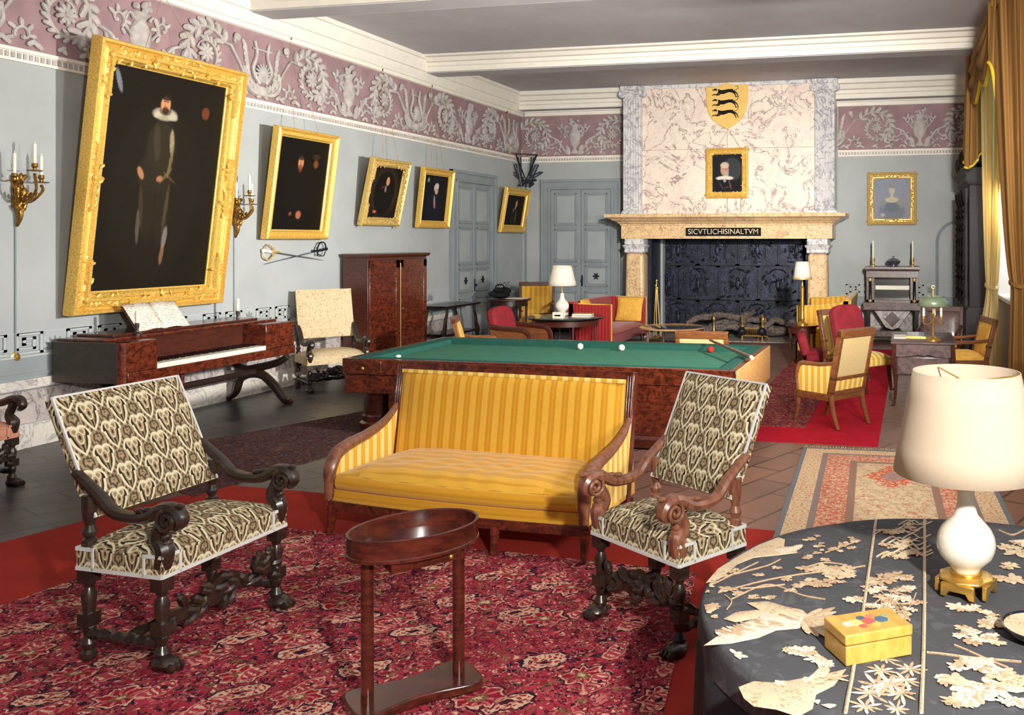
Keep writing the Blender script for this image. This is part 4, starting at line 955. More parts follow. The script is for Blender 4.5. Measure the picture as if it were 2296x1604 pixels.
    topc = [(lerp(-w2, w2, i/n), .27+.035*cos(2*pi*i/n*1.0+pi)+.02*cos(4*pi*i/n)) for i in range(n+1)]; bot = [(lerp(w2, -w2, i/n), .2+.012*sin(6*pi*i/n)) for i in range(n+1)]
    m.prism(topc+bot, 'y', -hd+.02, -hd+.05)
    q = random.Random(2)
    for i in range(34): a_ = q.uniform(0, 6.3); m.leaf((q.uniform(-w2, w2), -hd+.02, q.uniform(.19, .3)), (cos(a_), sin(a_)), .08, .045, .55)
    m.build('carved_front_stretcher', legwood, r)
    MB().lathe([(0, 0)]+[(.017+.012*abs(sin(i*.7)), (W-.08)*i/26) for i in range(27)]+[(0, W-.08)], 8, (-hw+.04, 0, .12), ax='x').build('cross_stretcher', legwood, r)
    return r
RUG = .012
os_chair('scroll armchair in black and ivory damask at the left, on the red Persian carpet', (-3.56, 3.86, RUG), R(90-2.5), .8, .5, 'damask', 'ebony', sh=.535)
os_chair('scroll armchair in black and ivory damask right of the yellow sofa, by the embroidered cloth', (-1.21, 4.485, RUG), R(-33.5), .69, .46, 'damask', 'walnut', sh=.535, legwood='ebony')
os_chair('cream tapestry scroll armchair against the left wall between piano and wardrobe', (-7.62, 10.75, 0), R(52), .8, .6, 'tapcream', 'ebony', False, braid='tapcream', lean=.16, top=1.3)
os_chair('pink tapestry scroll armchair cut off by the left edge of the picture', (-7.42, 5.5, 0), R(90), .8, .7, 'tappink', 'ebony', False, braid='tappink', sh=.5)

# ---- yellow striped sofa
def sofa():
    r = thing('striped_sofa', 'yellow striped silk sofa with mahogany frame standing before the billiard table', 'sofa', (-2.83, 5.68, RUG), R(-4.5))
    w, f, b = .965, -.40, .38       # half width, front, back
    m = MB(); n = 26
    def seat(u, v):
        x = lerp(-w+.07, w-.07, u); y = lerp(f-.045*(1-(2*u-1)**2), b-.06, v); k = (1-(2*u-1)**6)*(1-(2*v-1)**8)
        wr = .006*sin(u*46+sin(v*9)*2+1.5*sin(u*11))*(.3+v)*(1-v)*2
        return (x, y, .40+.075*k+wr*.9)
    m.grid(seat, 60, 26)
    rs = []
    for i in range(61):
        u = i/60; x = lerp(-w+.07, w-.07, u); y = f-.045*(1-(2*u-1)**2)
        rs.append([(x, y, .40), (x, y-.022, .375), (x, y-.028, .345), (x, y-.016, .315), (x, y, .3), (x, b-.06, .3), (x, b-.06, .4)])
    m.rings(rs); c = m.build('seat_cushion', 'silkflat', r, ang=60)
    rs = []
    for i in range(31):
        u = i/30; x = lerp(-w+.01, w-.01, u); y = f-.05*(1-(2*u-1)**2); rs.append([(x, y, .3), (x, y-.012, .265), (x, y, .22), (x, b, .22), (x, b, .3)])
    MB().rings(rs).build('seat_border', 'silkflat', r)
    rs = []
    for i in range(31):
        u = i/30; x = lerp(-w, w, u); y = f-.045*(1-(2*u-1)**2); rs.append([(x, y-.012, .225), (x, y-.012, .16), (x, y+.03, .16), (x, y+.03, .225)])
    MB().rings(rs).build('front_rail', 'mahog', r, .004)
    # back
    top = 1.04; bz = .44; lean = .1; H = math.hypot(lean, top-bz); M = Matrix.Translation((0, b-.1, bz)) @ Matrix.Rotation(-math.atan2(lean, top-bz), 4, 'X')
    bk = MB(M); bw = w-.06
    for q in ((-bw-.055, bw+.055, H-.03, H+.025), ): bk.box(q[0], q[1], -.03, .04, q[2], q[3])
    for sx in (-1, 1):
        bk.box(min(sx*bw, sx*(bw+.06)), max(sx*bw, sx*(bw+.06)), -.03, .04, -.35, H)
        for i in range(3): bk.tube([(sx*(bw+.012+.018*i), -.032, -.05), (sx*(bw+.012+.018*i), -.032, H)], .006, 6)
    bo = bk.build('back_frame', 'mahog', r, .004)
    m = MB(M)
    def bp(u, v): k = (1-(2*u-1)**8)*(1-(2*v-1)**8); return (lerp(-bw, bw, u), -.03-.04*k, lerp(-.06, H-.03, v))
    m.grid(bp, 40, 20); m.box(-bw, bw, -.031, .03, -.06, H-.03); m.build('backrest', 'silk', r)
    m = MB(M); m.box(-bw, bw, -.055, -.03, H-.06, H-.03).build('back_braid', 'silkpale', r, .006)
    MB(M).box(-bw, bw, .03, .036, -.2, H-.03).build('rear_cover', 'silk', r)
    for sx in (-1, 1):
        x = sx*(w-.025)
        cur = spline([(x, b-.06, .76), (x, b-.2, .66), (x, -.02, .6), (x, -.22, .57), (x, -.35, .53), (x, -.415, .44), (x, -.42, .34), (x, -.43, .24)], 6)
        m = MB(); m.tube(cur, lerps([.016, .026, .034, .04, .042, .04, .032, .026], len(cur)), 10, (1., 1.2)); am = m.build('arm', 'walnut' if sx < 0 else 'walnut', r)
        m = MB(); side = [(p[1], p[2]-.02) for p in cur][:-6]; poly = side+[(-.40, .25), (b-.03, .25)]
        m.prism(poly, 'x', x-.02, x+.02); m.build('arm_panel', 'silkpale', am)
    def leg(x, y, dy):
        m = MB(); pts = spline([(x, y, .2), (x, y+dy*.1, .12), (x, y+dy*.4, .05), (x, y+dy, 0.0)], 5); m.tube(pts, lerps([.034, .03, .024, .018], 16), 8); m.build('leg', 'mahog', r)
    for x in (-w+.03, -w*.34, w*.34, w-.03): leg(x, f-.035*(1-(x/w)**2), -.03)
    for x in (-w+.03, w-.03): leg(x, b-.06, .06)
    return r
sofa()

# ---- empire style armchairs: wooden frame, flat padded back, optional closed sides
def empire(label, loc, rz, W=.6, D=.56, H=.98, fab='silkpale', rear='creamlin', wood='fruit', closed=True, arms=True, cat='armchair', name='wooden_armchair', sh=.42, group=None, lower=True, panel=None):
    r = thing(name, label, cat, loc, rz, group); hw, hd = W/2, D/2; lean = .13*H
    M = Matrix.Translation((0, hd-.02, sh)) @ Matrix.Rotation(-math.atan2(lean, H-sh), 4, 'X'); L = math.hypot(lean, H-sh)
    m = MB(M); t = .03
    m.box(-hw, -hw+.055, -t, t, -.06, L).box(hw-.055, hw, -t, t, -.06, L).box(-hw, hw, -t, t+.004, L-.075, L+.01).box(-hw, hw, -t, t, .115, .155).box(-hw, hw, -t, t, -.05, -.0)
    m.build('back_frame', wood, r, .006)
    m = MB(M); iw = hw-.055
    def bp(u, v): k = (1-(2*u-1)**6)*(1-(2*v-1)**6); return (lerp(-iw, iw, u), -t*.6-.03*k, lerp(.0, L-.075, v))
    m.grid(bp, 10, 10); m.box(-iw, iw, -t*.61, -.003, 0, L-.075).build('backrest', panel or fab, r)
    MB(M).box(-iw, iw, -.003, t*.6, .155, L-.075).build('rear_panel', panel or rear, r)
    MB(M).box(-iw, iw, -.003, t*.6, .0, .115).build('lower_rear_panel', panel or fab, r)
    m = MB()
    def st(u, v): k = (1-(2*u-1)**6)*(1-(2*v-1)**6); return (lerp(-hw+.03, hw-.03, u), lerp(-hd, hd-.03, v), sh-.01+.06*k)
    m.grid(st, 10, 10); m.box(-hw+.03, hw-.03, -hd, hd-.03, sh-.05, sh-.009).build('seat', fab, r)
    MB().box(-hw, hw, -hd-.015, -hd+.02, sh-.11, sh-.045).box(-hw, -hw+.035, -hd, hd, sh-.11, sh-.045).box(hw-.035, hw, -hd, hd, sh-.11, sh-.045).box(-hw, hw, hd-.045, hd-.01, sh-.11, sh-.045).build('seat_rail', wood, r, .004)
    for sx in (-1, 1):
        x = sx*(hw-.03)
        MB().tube(spline([(x, -hd+.02, sh-.05), (x, -hd+.015, sh*.5), (x, -hd-.03, 0)], 5), lerps([.032, .026, .018], 11), 8).build('front_leg', wood, r)
        MB().tube(spline([(x, hd-.03, sh-.02), (x, hd, sh*.5), (x, hd+.07, 0)], 5), lerps([.034, .028, .02], 11), 8).build('rear_leg', wood, r)
        if arms:
            y1 = hd+lean*.42; z1 = sh+(H-sh)*.46
            cur = spline([(x, y1, z1), (x, hd*.35, z1-.03), (x, -hd*.35, z1-.035), (x, -hd*.8, z1-.05), (x, -hd+.01, sh+.12), (x, -hd+.02, sh-.04)], 6)
            m = MB(); m.tube(cur, lerps([.022, .024, .026, .03, .026, .028], len(cur)), 9, (1., 1.15)); am = m.build('arm', wood, r)
            if closed:
                poly = [(p[1], p[2]-.012) for p in cur[:-2]]+[(-hd+.02, sh-.04), (hd-.01, sh-.04)]
                MB().prism(poly, 'x', x-.014, x+.014).build('arm_panel', fab, am)
    return r
empire('large yellow striped armchair seen from behind on the red runner, right of the billiard table', (-.8, 9.8, RUG), R(-125), .58, .5, 1.04, sh=.4)
empire('pale wooden-framed armchair back just beyond the right half of the billiard table', (-2.42, 10.95, 0), R(180), .66, .55, .88, wood='fruit')
empire('yellow armchair seen in profile beyond the left end of the billiard table', (-5.82, 11.5, 0), R(112), .54, .46, .93, 'silk', wood='fruit', closed=False)
empire('yellow armchair facing the room in the far left corner beside the white table lamp', (-7.25, 16.75, 0), R(20), .72, .6, 1.13, 'silk', wood='ebonyred', closed=False)
empire('yellow striped armchair tucked behind the large armchair, its back leaning left', (-.82, 12.78, RUG), R(50), .48, .44, .98, wood='fruit', closed=False, arms=False)
empire('curved-arm wooden armchair with yellow seat on the window side of the writing desk', (.76, 12.85, 0), R(-78), .66, .56, .92, 'ochre', wood='fruit', closed=False, panel=None)
empire('wooden armchair with red-brown back behind the writing desk', (.52, 14.3, 0), R(-8), .66, .5, .94, 'ochre', wood='ebonyred', closed=False, panel=MT['greywood'])
empire('wooden armchair at the right edge, partly hidden by the big lampshade', (.92, 8.55, 0), R(-75), .62, .6, .98, 'ochre', wood='walnut', closed=False)

# ---- red velvet easy chairs with rounded backs
def round_chair(label, loc, rz, W, D, H, fab, wood, seatfab=None, arms=False, sh=.42):
    r = thing('easy_chair', label, 'easy chair', loc, rz); hw, hd = W/2, D/2
    M = Matrix.Translation((0, hd-.04, sh-.04)) @ Matrix.Rotation(R(-15), 4, 'X'); L = (H-sh+.04)/cos(R(15))
    out = [(-hw, 0), (hw, 0)]+[(hw*(1 if a < 8 else 1)*math.copysign(abs(cos(R(a)))**.6, cos(R(a))), L-.22+.22*abs(sin(R(a)))**.6) for a in range(0, 181, 12)]
    MB(M).prism(out, 'y', -.09, .05).build('backrest', fab, r, .04, seg=3)
    m = MB()
    def st(u, v): k = (1-(2*u-1)**4)*(1-(2*v-1)**4); return (lerp(-hw, hw, u), lerp(-hd, hd-.05, v), sh-.02+.07*k)
    m.grid(st, 10, 10); m.box(-hw, hw, -hd, hd-.05, sh-.12, sh-.019).build('seat', seatfab or fab, r, .02)
    m = MB(); n = int(W/.06)
    for i in range(n): m.lathe([(0, 0), (.02, .005), (.024, .04), (.012, .07), (0, .07)], 7, (-hw+.03+i*W/n, -hd-.006, sh-.15))
    if not seatfab: m.build('fringe', fab, r)
    for sx in (-1, 1):
        for sy in (-1, 1):
            x, y = sx*(hw-.04), sy*(hd-.06); MB().tube([(x, y, sh-.1), (x, y+sy*.02, sh*.4), (x, y+sy*.05, 0)], [.03, .026, .018], 8).build('leg', wood, r)
        if arms:
            x = sx*(hw+.02); c = spline([(x, hd+.04, H-.28), (x, hd*.3, sh+.22), (x, -hd*.6, sh+.2), (x, -hd+.03, sh+.1), (x, -hd+.03, sh-.1)], 5)
            am = MB().tube(c, .03, 8, (1.4, 1)).build('arm', wood, r)
            MB().prism([(p[1], p[2]-.02) for p in c[:-2]]+[(-hd+.04, sh-.1), (hd, sh-.1)], 'x', x-.012, x+.012).build('arm_panel', 'fruit', am)
    return r
round_chair('raspberry red upholstered armchair with brown wooden side, left of the lamp table', (-5.62, 12.5, 0), R(84), .58, .66, .99, 'velvet', 'ebonyred', arms=True, sh=.47)
round_chair('dark red velvet chair with rounded back and pale yellow seat behind the large armchair', (-.53, 12.05, RUG), R(48), .54, .54, 1.1, 'velvet', 'ebonyred', 'silkpale', sh=.46)
round_chair('low red chair without arms by the small candlestick-lamp table', (-1.3, 13.55, RUG), R(100), .46, .46, .6, 'velvet', 'ebonyred', sh=.3)

# ---- fireside settees
def settee(label, loc, rz, W, D, H, ah, fab, pipe, outer=None, name='settee'):
    r = thing(name, label, 'sofa', loc, rz); hw, hd = W/2, D/2
    MB().box(-hw+.06, hw-.06, -hd+.02, hd-.1, .18, .36).build('seat_base', fab, r, .02)
    m = MB()
    def st(u, v): k = (1-(2*u-1)**8)*(1-(2*v-1)**6); return (lerp(-hw+.08, hw-.08, u), lerp(-hd, hd-.1, v), .38+.07*k)
    m.grid(st, 16, 10); m.box(-hw+.08, hw-.08, -hd, hd-.1, .36, .381).build('seat_cushion', fab, r)
    m = MB(); m.stack([(.14, -hw, hw, hd-.12, hd), (H-.04, -hw, hw, hd-.06, hd+.08), (H, -hw, hw, hd-.03, hd+.07)]).build('backrest', fab, r, .02)
    if outer: MB().stack([(.14, -hw+.01, hw-.01, hd, hd+.012), (H-.02, -hw+.01, hw-.01, hd+.078, hd+.092)]).build('rear_cover', outer, r)
    for sx in (-1, 1):
        x0, x1 = min(sx*hw, sx*(hw-.09)), max(sx*hw, sx*(hw-.09)); m = MB()
        m.prism([(-hd, .14), (hd, .14), (hd+.06, H-.02), (hd-.02, H-.02), (hd-.14, lerp(ah, H, .3)), (-hd*.2, ah), (-hd, ah)], 'x', x0, x1); a = m.build('arm', fab, r, .015)
        m = MB(); xo = sx*hw
        m.tube([(xo, -hd-.004, .14), (xo, -hd-.004, ah+.002), (xo, -hd*.2, ah+.002), (xo, hd-.14, lerp(ah, H, .3))], .012, 6, up=(1, 0, 0)); m.build('piping', pipe, a)
        for y in (-hd+.06, hd-.06): MB().lathe([(0, 0), (.02, 0), (.034, .14), (.034, .18), (0, .18)], 8, (sx*(hw-.06), y, 0)).build('leg', 'ebonyred', r)
    return r
settee('crimson striped settee left of the fireplace with a yellow cushion', (-5.3, 15.65, 0), R(90), 2.1, .74, .93, .89, 'redsilk', 'ochre')
settee('yellow striped settee right of the fireplace, seen from its arm end', (-1.37, 16.1, 0), R(-90), 2.2, .8, 1.02, .9, 'silk', 'silkpale', 'creamlin')
def cushion(label, loc, rot, w, h, fab):
    r = thing('cushion', label, 'cushion', loc); r.rotation_euler = rot
    m = MB()
    for sg in (-1, 1): m.grid(lambda u, v, sg=sg: (lerp(-w/2, w/2, u)*(1-.06*sin(pi*v)), sg*.075*(max(0, (1-(2*u-1)**4)*(1-(2*v-1)**4)))**.6, v*h), 12, 12)
    m.build('cover', fab, r); return r
cushion('square yellow cushion propped against the far arm of the crimson settee', (-5.2, 16.4, .45), (R(-14), 0, R(-8)), .56, .46, 'ochre')
cushion('yellow cushion leaning on the crimson settee back, only its top showing over the near arm', (-5.47, 15.0, .46), (R(-12), 0, R(90)), .42, .5, 'ochre')
# ================================================================== BILLIARD TABLE
bt = thing('billiard_table', 'large mahogany billiard table with green baize behind the yellow sofa', 'billiard table', (-3.62, 9.25, 0))
hx, hy, ht = 2.075, 1.05, .78
m = MB(); a, b = hx-.2, hy-.19
m.box(-hx+.19, hx-.19, -hy+.18, hy-.18, ht-.13, ht-.07).build('playing_surface', 'baize', bt)
m = MB()
rs = []
for sx, sy in ((-1, -1), (1, -1), (1, 1), (-1, 1)):
    rs.append([(sx*(hx-.06), sy*(hy-.05), ht-.0), (sx*(hx-.13), sy*(hy-.12), ht+.004), (sx*(hx-.2), sy*(hy-.19), ht-.012), (sx*(hx-.185), sy*(hy-.175), ht-.075), (sx*(hx-.06), sy*(hy-.05), ht-.075)])
m.rings(rs, closed=True).build('cushion_rail', 'baized', bt, ang=20)
def ringbox(m, hx, hy, w, z0, z1):
    for q in ((-hx, hx, -hy, -hy+w), (-hx, hx, hy-w, hy), (-hx, -hx+w, -hy+w, hy-w), (hx-w, hx, -hy+w, hy-w)): m.box(*q, z0, z1)
    return m
ringbox(MB(), hx, hy, .065, ht-.165, ht-.002).build('wooden_rail', 'mahog', bt, .006)
MB().box(hx-.25, hx-.001, -hy+.02, hy-.02, .4, ht-.17).box(hx, hx+.008, -hy+.002, hy-.002, .4, ht-.004).build('right_end_apron', 'fruitl', bt, .004)  # pale wood on this end paints in the light falling on it
m = MB(); m.box(-hx+.02, hx-.26, -hy+.012, hy-.012, .42, ht-.17); m.build('apron', 'mahog', bt, .004)
for x0, x1 in ((.35, 1.72), (-1.55, -.6)):
    m = MB(); m.box(x0, x1, -hy+.012, hy-.012, .13, .42); p = m.build('pedestal', 'mahog', bt, .004)
    MB().stack([(.012, x0-.05, x1+.05, -hy-.03, hy+.03), (.1, x0-.05, x1+.05, -hy-.03, hy+.03), (.13, x0-.02, x1+.02, -hy, hy)]).build('plinth', 'mahogd', p, .008)
for sy in (-1, 1):
    m = MB(); m.lathe([(0, .0), (.19, .0), (.19, .09), (.16, .11), (.165, .16), (.15, .18), (.15, .6), (.17, .62), (0, .62)], 24, (-1.78, sy*(hy-.2), .012)); m.build('column_leg', 'mahogd', bt)
m = MB(); m.ell((-hx+.24, -hy-.004, .68), .018); m.build('drawer_knob', 'brass', bt)
m = MB().box(-hx+.02, -hx+.45, -hy-.004, -hy+.02, .63, .76).build('drawer', 'mahog', bt, .004)
def ball(x, y, mat, label):
    o = MB().ell((0, 0, .037), .037, 24, 16).build('billiard_ball', mat); o.location = (x, y, ht-.07); return tag(o, label, 'ball')
import_ = None
def floorpt(u, v, z):      # where the photo's pixel meets the level z
    t = (u-1586)/2000; k = -(v-539)/2000; q = (z-2)/k; return ((t*cos(th0)-sin(th0))*q, (t*sin(th0)+cos(th0))*q)
th0 = math.atan(444/2000)
zb = ht-.07
x, y = floorpt(1301, 784, zb); ball(x, y, 'ivory', 'left one of the two white billiard balls on the green baize')
x, y = floorpt(1394, 787, zb); ball(x, y, 'ivory', 'right one of the two white billiard balls on the green baize')
x, y = floorpt(1594, 791, zb); ball(x, y, 'redball', 'red billiard ball near the cue on the green baize')
r = thing('billiard_cue', 'wooden billiard cue with a white tip resting across the right rail', 'cue', (0, 0, 0))
A = Vector((*floorpt(1684, 803, ht+.03), ht+.035)); B = Vector((*floorpt(1592, 763, ht+.06), ht+.06)); d = (B-A).normalized(); r.location = A
MB().tube([tuple(d*.02), tuple(d*((B-A).length))], [.022, .014], 10).build('shaft', 'walnut', r)
MB().tube([(0, 0, 0), tuple(d*-.035)], [.022, .018], 10).build('butt_cap', 'ivory', r)
x, y = floorpt(893, 803, ht); o = MB().ell((0, 0, .016), (.03, .03, .016), 12, 6).build('chalk', 'ivory'); o.location = (x, y, ht+.001); tag(o, 'small white chalk on the near rail above the sofa back', 'chalk')

# ================================================================== PIANO
pn = thing('square_piano', 'mahogany square piano with open keyboard along the left wall', 'piano', (-7.85, 8.5, 0))
fx, bx, y0, y1, zt, zb_ = .45, -.38, -1.3, 1.19, 1.0, .6
# right cheek, left cheek, bottom, back
MB().box(bx, fx, y1-.5, y1, zb_+.1, zt).build('case_cheek', 'mahog', pn, .01); MB().box(bx, fx-.002, y0+.05, y0+.42, zb_+.1, zt).build('case_cheek', 'mahog', pn, .01)
MB().lathe([(0, zb_), (.06, zb_), (.06, zt), (0, zt)], 20, (fx-.06, y0+.06, 0)).build('rounded_corner', 'mahog', pn)
MB().box(bx, fx-.06, y0, y0+.1, zb_, zt).build('case_end', 'brownend', pn, .006)
MB().box(bx, fx+.015, y0+.05, y1, zb_, zb_+.1).build('key_bed', 'mahog', pn, .006)
MB().box(bx, fx-.32, y0+.42, y1-.5, zb_+.1, zt).build('inner_case', 'ebonyred', pn, .004)
kb = MB().box(fx-.32, fx-.0, y0+.42, y1-.5, zb_+.1, zb_+.15).build('keyboard', 'ivory', pn, .003)
m = MB(); n = 52; L = (y1-.5)-(y0+.42)
for i in range(n):
    if i % 7 not in (2, 6): yy = y0+.42+L*(i+1)/n; m.box(fx-.31, fx-.12, yy-.007, yy+.007, zb_+.15, zb_+.168)
m.build('black_key_set', 'black', kb)
MB(Matrix.Translation((fx-.33, 0, zb_+.17)) @ Matrix.Rotation(R(-8), 4, 'Y')).box(-.015, .0, y0+.42, y1-.5, 0, .21).build('name_board', 'ebonyred', pn, .003)
MB().box(bx, fx-.25, y0+.05, y1-.001, zt, zt+.025).build('lid', 'mahog', pn, .006)
MB().box(bx+.02, fx-.36, y0+.25, y1-.2, zt+.025, zt+.05).build('lid_flap', 'mahogd', pn, .006)
for yy, nm in ((y1-.15, 1), (y0+.55, 0)):
    for pts in ([(fx+.02, zb_-.02), (fx-.12, zb_-.1), (.06, .43), (-.12, .4), (-.3, .48), (-.36, .6)], [(fx+.06, .03), (fx-.02, .05), (.28, .22), (.12, .34), (-.05, .35), (-.2, .28), (-.26, .12), (-.36, .04)]):
        MB().tube(spline([(a, yy, c) for a, c in pts], 6), lerps([.044, .06, .07, .06, .042], 6*(len(pts)-1)+1), 10, (1, .8), up=(0, 1, 0)).build('curved_leg', 'ebony', pn)
    for px in (fx+.06, -.36): MB().ell((px, yy, .03), (.04, .03, .03)).build('foot', 'ebonyred', pn)
MB().tube([(.05, y0+.55, .385), (.05, y1-.15, .385)], .035, 8, (1, .7)).build('stretcher', 'ebony', pn)
# lyre pedals
m = MB(); m.box(.1, .3, -.34, -.28, .0, .08).tube([(.2, -.31, .05), (.2, -.31, .6)], .03, 8); m.build('pedal_lyre', 'mahog', pn)
# open music book on the piano
r = thing('music_book', 'open music book propped on the square piano', 'book', (-7.8, 8.12, 1.045)); r.rotation_euler = (0, 0, pi/2)
M = Matrix.Rotation(R(-38), 4, 'X')
def staff():
    m, b = new('printed_music', .85); u, v, _ = sep(OBJ()); w = sep(UV())
    ln = (v*52.).fr() if False else (w[1]*60.).fr()
    n2 = noise(mapping(UV(), (40, 90, 1)), 1., 2); f = (ln < .42)*sstep(.45, .6, n2)
    put(b.inputs['Base Color'], mix(f*.75, S(238, 228, 212), S(96, 84, 80))); return m
MT['staff'] = staff()
for k in (-1, 1):
    m = MB(M); m.grid(lambda u, v, k=k: (k*u*.34, -.012-.02*sin(pi*min(u*1.4, 1)), v*.34), 10, 4); m.build('page', 'staff', r, solid=.006)
MB(M).box(-.35, .35, -.004, .004, -.01, .335).build('cover', 'mahogd', r)
MB().box(-.2, .2, .05, .2, -.01, .0).build('book_rest', 'ebonyred', r)
def candlestick(label, loc, h, base='bronze', s=1., grp=None):
    r = thing('candlestick', label, 'candlestick', loc, 0, grp)
    MB().lathe([(0, 0), (.05*s, 0), (.05*s, .012), (.02*s, .025), (.014*s, .05), (.022*s, .07*s+.02), (.02*s, .1*s+.02), (0, .1*s+.02)], 14).build('holder', base, r)
    MB().lathe([(0, .1*s), (.02, .1*s), (.018, h-.01), (.005, h), (0, h)], 12).build('candle', 'wax', r); return r
candlestick('candle in a small holder at the left end of the square piano', (-7.75, 7.72, 1.026), .25, 'ebony')
candlestick('candle in a small holder at the right end of the square piano', (-7.9, 9.32, 1.026), .27, 'ebony')

# ================================================================== WARDROBE AND TABLES ALONG THE LEFT WALL
wd = thing('wardrobe', 'dark mahogany two-door wardrobe against the left wall', 'wardrobe', (-8.0, 12.68, 0), R(90))
w2, d2, H = .83, .22, 1.74
MB().box(-w2, w2, -d2+.02, d2, .06, H).build('carcass', 'ebonyred', wd, .006)
MB().stack([(H, -w2-.01, w2+.01, -d2-.01, d2), (H+.02, -w2-.03, w2+.03, -d2-.03, d2), (H+.05, -w2-.035, w2+.035, -d2-.035, d2), (H+.06, -w2, w2, -d2, d2)]).build('cornice', 'ebonyred', wd)
MB().box(-w2, w2, -d2+.02, d2, 0, .07).build('plinth', 'ebonyred', wd)
for k in (-1, 1):
    x0, x1 = (-w2+.02, -.006) if k < 0 else (.006, w2-.02); m = MB()
    for q in ((x0, x0+.1, .1, H-.05), (x1-.1, x1, .1, H-.05), (x0, x1, .1, .22), (x0, x1, H-.17, H-.05)): m.box(q[0], q[1], -d2, -d2+.02, q[2], q[3])
    dr = m.build('door', 'mahog', wd, .005)
    MB().box(x0+.1, x1-.1, -d2+.008, -d2+.02, .22, H-.17).build('door_panel', 'mahog', dr)
    if k > 0: MB().tube([(-.0, -d2-.012, .2), (-.0, -d2-.012, H-.1)], .009, 6).build('brass_strip', 'brass', dr)
    if k > 0: MB().ell((.05, -d2-.015, .92), .018).build('knob', 'brass', dr)
et = thing('console_table', 'dark two-tier side table with scrolled ends between wardrobe and door', 'table', (-7.95, 14.62, 0), R(90))
MB().stack([(.82, -.62, .62, -.25, .25), (.86, -.64, .64, -.27, .25)]).build('table_top', 'ebony', et, .006)
MB().box(-.6, .6, -.22, .22, .33, .37).build('lower_shelf', 'ebony', et, .006)
for sx in (-1, 1):
    for sy in (-1, 1):
        x, y = sx*.55, sy*.19; pts = spline([(x-sx*.05, y, .82), (x-sx*.05, y, .72), (x, y, .6), (x+sx*.02, y, .48), (x+sx*.07, y, .36), (x+sx*.06, y, .2), (x+sx*.09, y, .03), (x+sx*.09, y, 0)], 5)
        MB().tube(pts, lerps([.03, .024, .03, .036, .05, .03, .024, .034], len(pts)), 8).build('leg', 'ebony', et)

def round_table(name, label, loc, rr, h, top, wood, rim=None, legs=4, apron=True):
    r = thing(name, label, 'table', loc)
    MB().lathe([(0, h-.03), (rr*.98, h-.03), (rr, h-.02), (rr, h-.004), (rr*.985, h), (0, h)], 40).build('table_top', top, r)
    if rim: MB().tube([(rr*cos(2*pi*i/40), rr*sin(2*pi*i/40), h-.01) for i in range(40)], .014, 6, closed=True).build('rim', rim, r)
    if apron: MB().lathe([(0, h-.13), (rr*.86, h-.13), (rr*.86, h-.03), (0, h-.03)], 32).build('apron', wood, r)
    for i in range(legs):
        a = 2*pi*i/legs+.6; x, y = rr*.8*cos(a), rr*.8*sin(a)
        MB().tube([(x, y, h-.03), (x*.97, y*.97, h*.5), (x*1.05, y*1.05, 0)], [.028, .022, .016], 8).build('leg', wood, r)
    return r
round_table('round_table', 'round dark table with the white lamp, in front of the crimson settee', (-5.42, 13.75, 0), .62, .75, 'black', 'ebonyred')
round_table('coffee_table', 'low round coffee table with grey top before the fireplace', (-3.95, 14.95, 0), .56, .5, MT['glass'], 'fruit', 'fruitl', 4, False)
round_table('side_table', 'small round dark table under the candlestick lamp', (-1.63, 14.45, RUG), .27, .62, 'mahogd', 'ebonyred', None, 4)
round_table('side_table', 'small dark table holding newspapers and a black bag in the far left corner', (-7.3, 15.6, 0), .42, .9, 'ebonyred', 'ebony', None, 4)
o = thing('handbag', 'crumpled black bag on the small table by the left-wall door', 'bag', (-7.42, 15.5, .9))
m = MB(); q = random.Random(4)
for i in range(16): m.ell((q.uniform(-.12, .12), q.uniform(-.1, .1), .07+q.uniform(0, .1)), (q.uniform(.05, .1), q.uniform(.05, .1), .06), 8, 6)
m.ell((0, 0, .08), (.2, .16, .08)); m.build('body', 'soot', o); MB().tube(spline([(-.1, -.02, .18), (-.06, -.02, .26), (.06, -.02, .26), (.1, -.02, .18)], 5), .012, 6).build('handle', 'black', o)
m = MB()
for i in range(3): m.box(-.2+.02*i, .16+.01*i, -.13, .13-.02*i, .006*i, .006*i+.005)
o = m.build('newspaper', 'paper'); o.location = (-7.12, 15.62, .901); tag(o, 'folded newspapers on the small corner table beside the black bag', 'newspaper')
o = thing('footstool', 'low black upholstered stool behind the lamp table', 'stool', (-6.35, 15.75, 0)); MB().box(-.4, .4, -.22, .22, .3, .62).build('seat', 'soot', o, .05, seg=3)
for sx in (-1, 1):
    for sy in (-1, 1): MB().tube([(sx*.34, sy*.17, .31), (sx*.36, sy*.19, 0)], .022, 8).build('leg', 'ebony', o)
# ================================================================== LAMPS
def vase_lamp(label, loc, s, sh_r0, sh_r1, z0, z1, body, base, shade, prof):
    r = thing('table_lamp', label, 'lamp', loc)
    MB().lathe([(a*s, b*s) for a, b in prof], 40).build('vase', body, r)
    zt = prof[-1][1]*s; MB().lathe([(0, zt-.01), (.03*s, zt-.01), (.028*s, zt+.06*s), (.016*s, zt+.07*s), (.012*s, z1-.04), (0, z1-.04)], 14).build('socket', 'brass', r)
    m = MB(); n = 64; m.rings([[(lerp(sh_r0, sh_r1, t)*cos(2*pi*i/n), lerp(sh_r0, sh_r1, t)*sin(2*pi*i/n), lerp(z0, z1, t)) for i in range(n)] for t in (0, .25, .5, .75, 1)], cap=False)
    sd = m.build('lamp_shade', shade, r, solid=.004)
    m = MB()
    for k in range(3): a = 2*pi*k/3; m.tube([(0, 0, z1-.04), (sh_r1*.995*cos(a), sh_r1*.995*sin(a), z1-.01)], .003, 5)
    m.build('shade_spider', 'brass', sd)
    return r, s
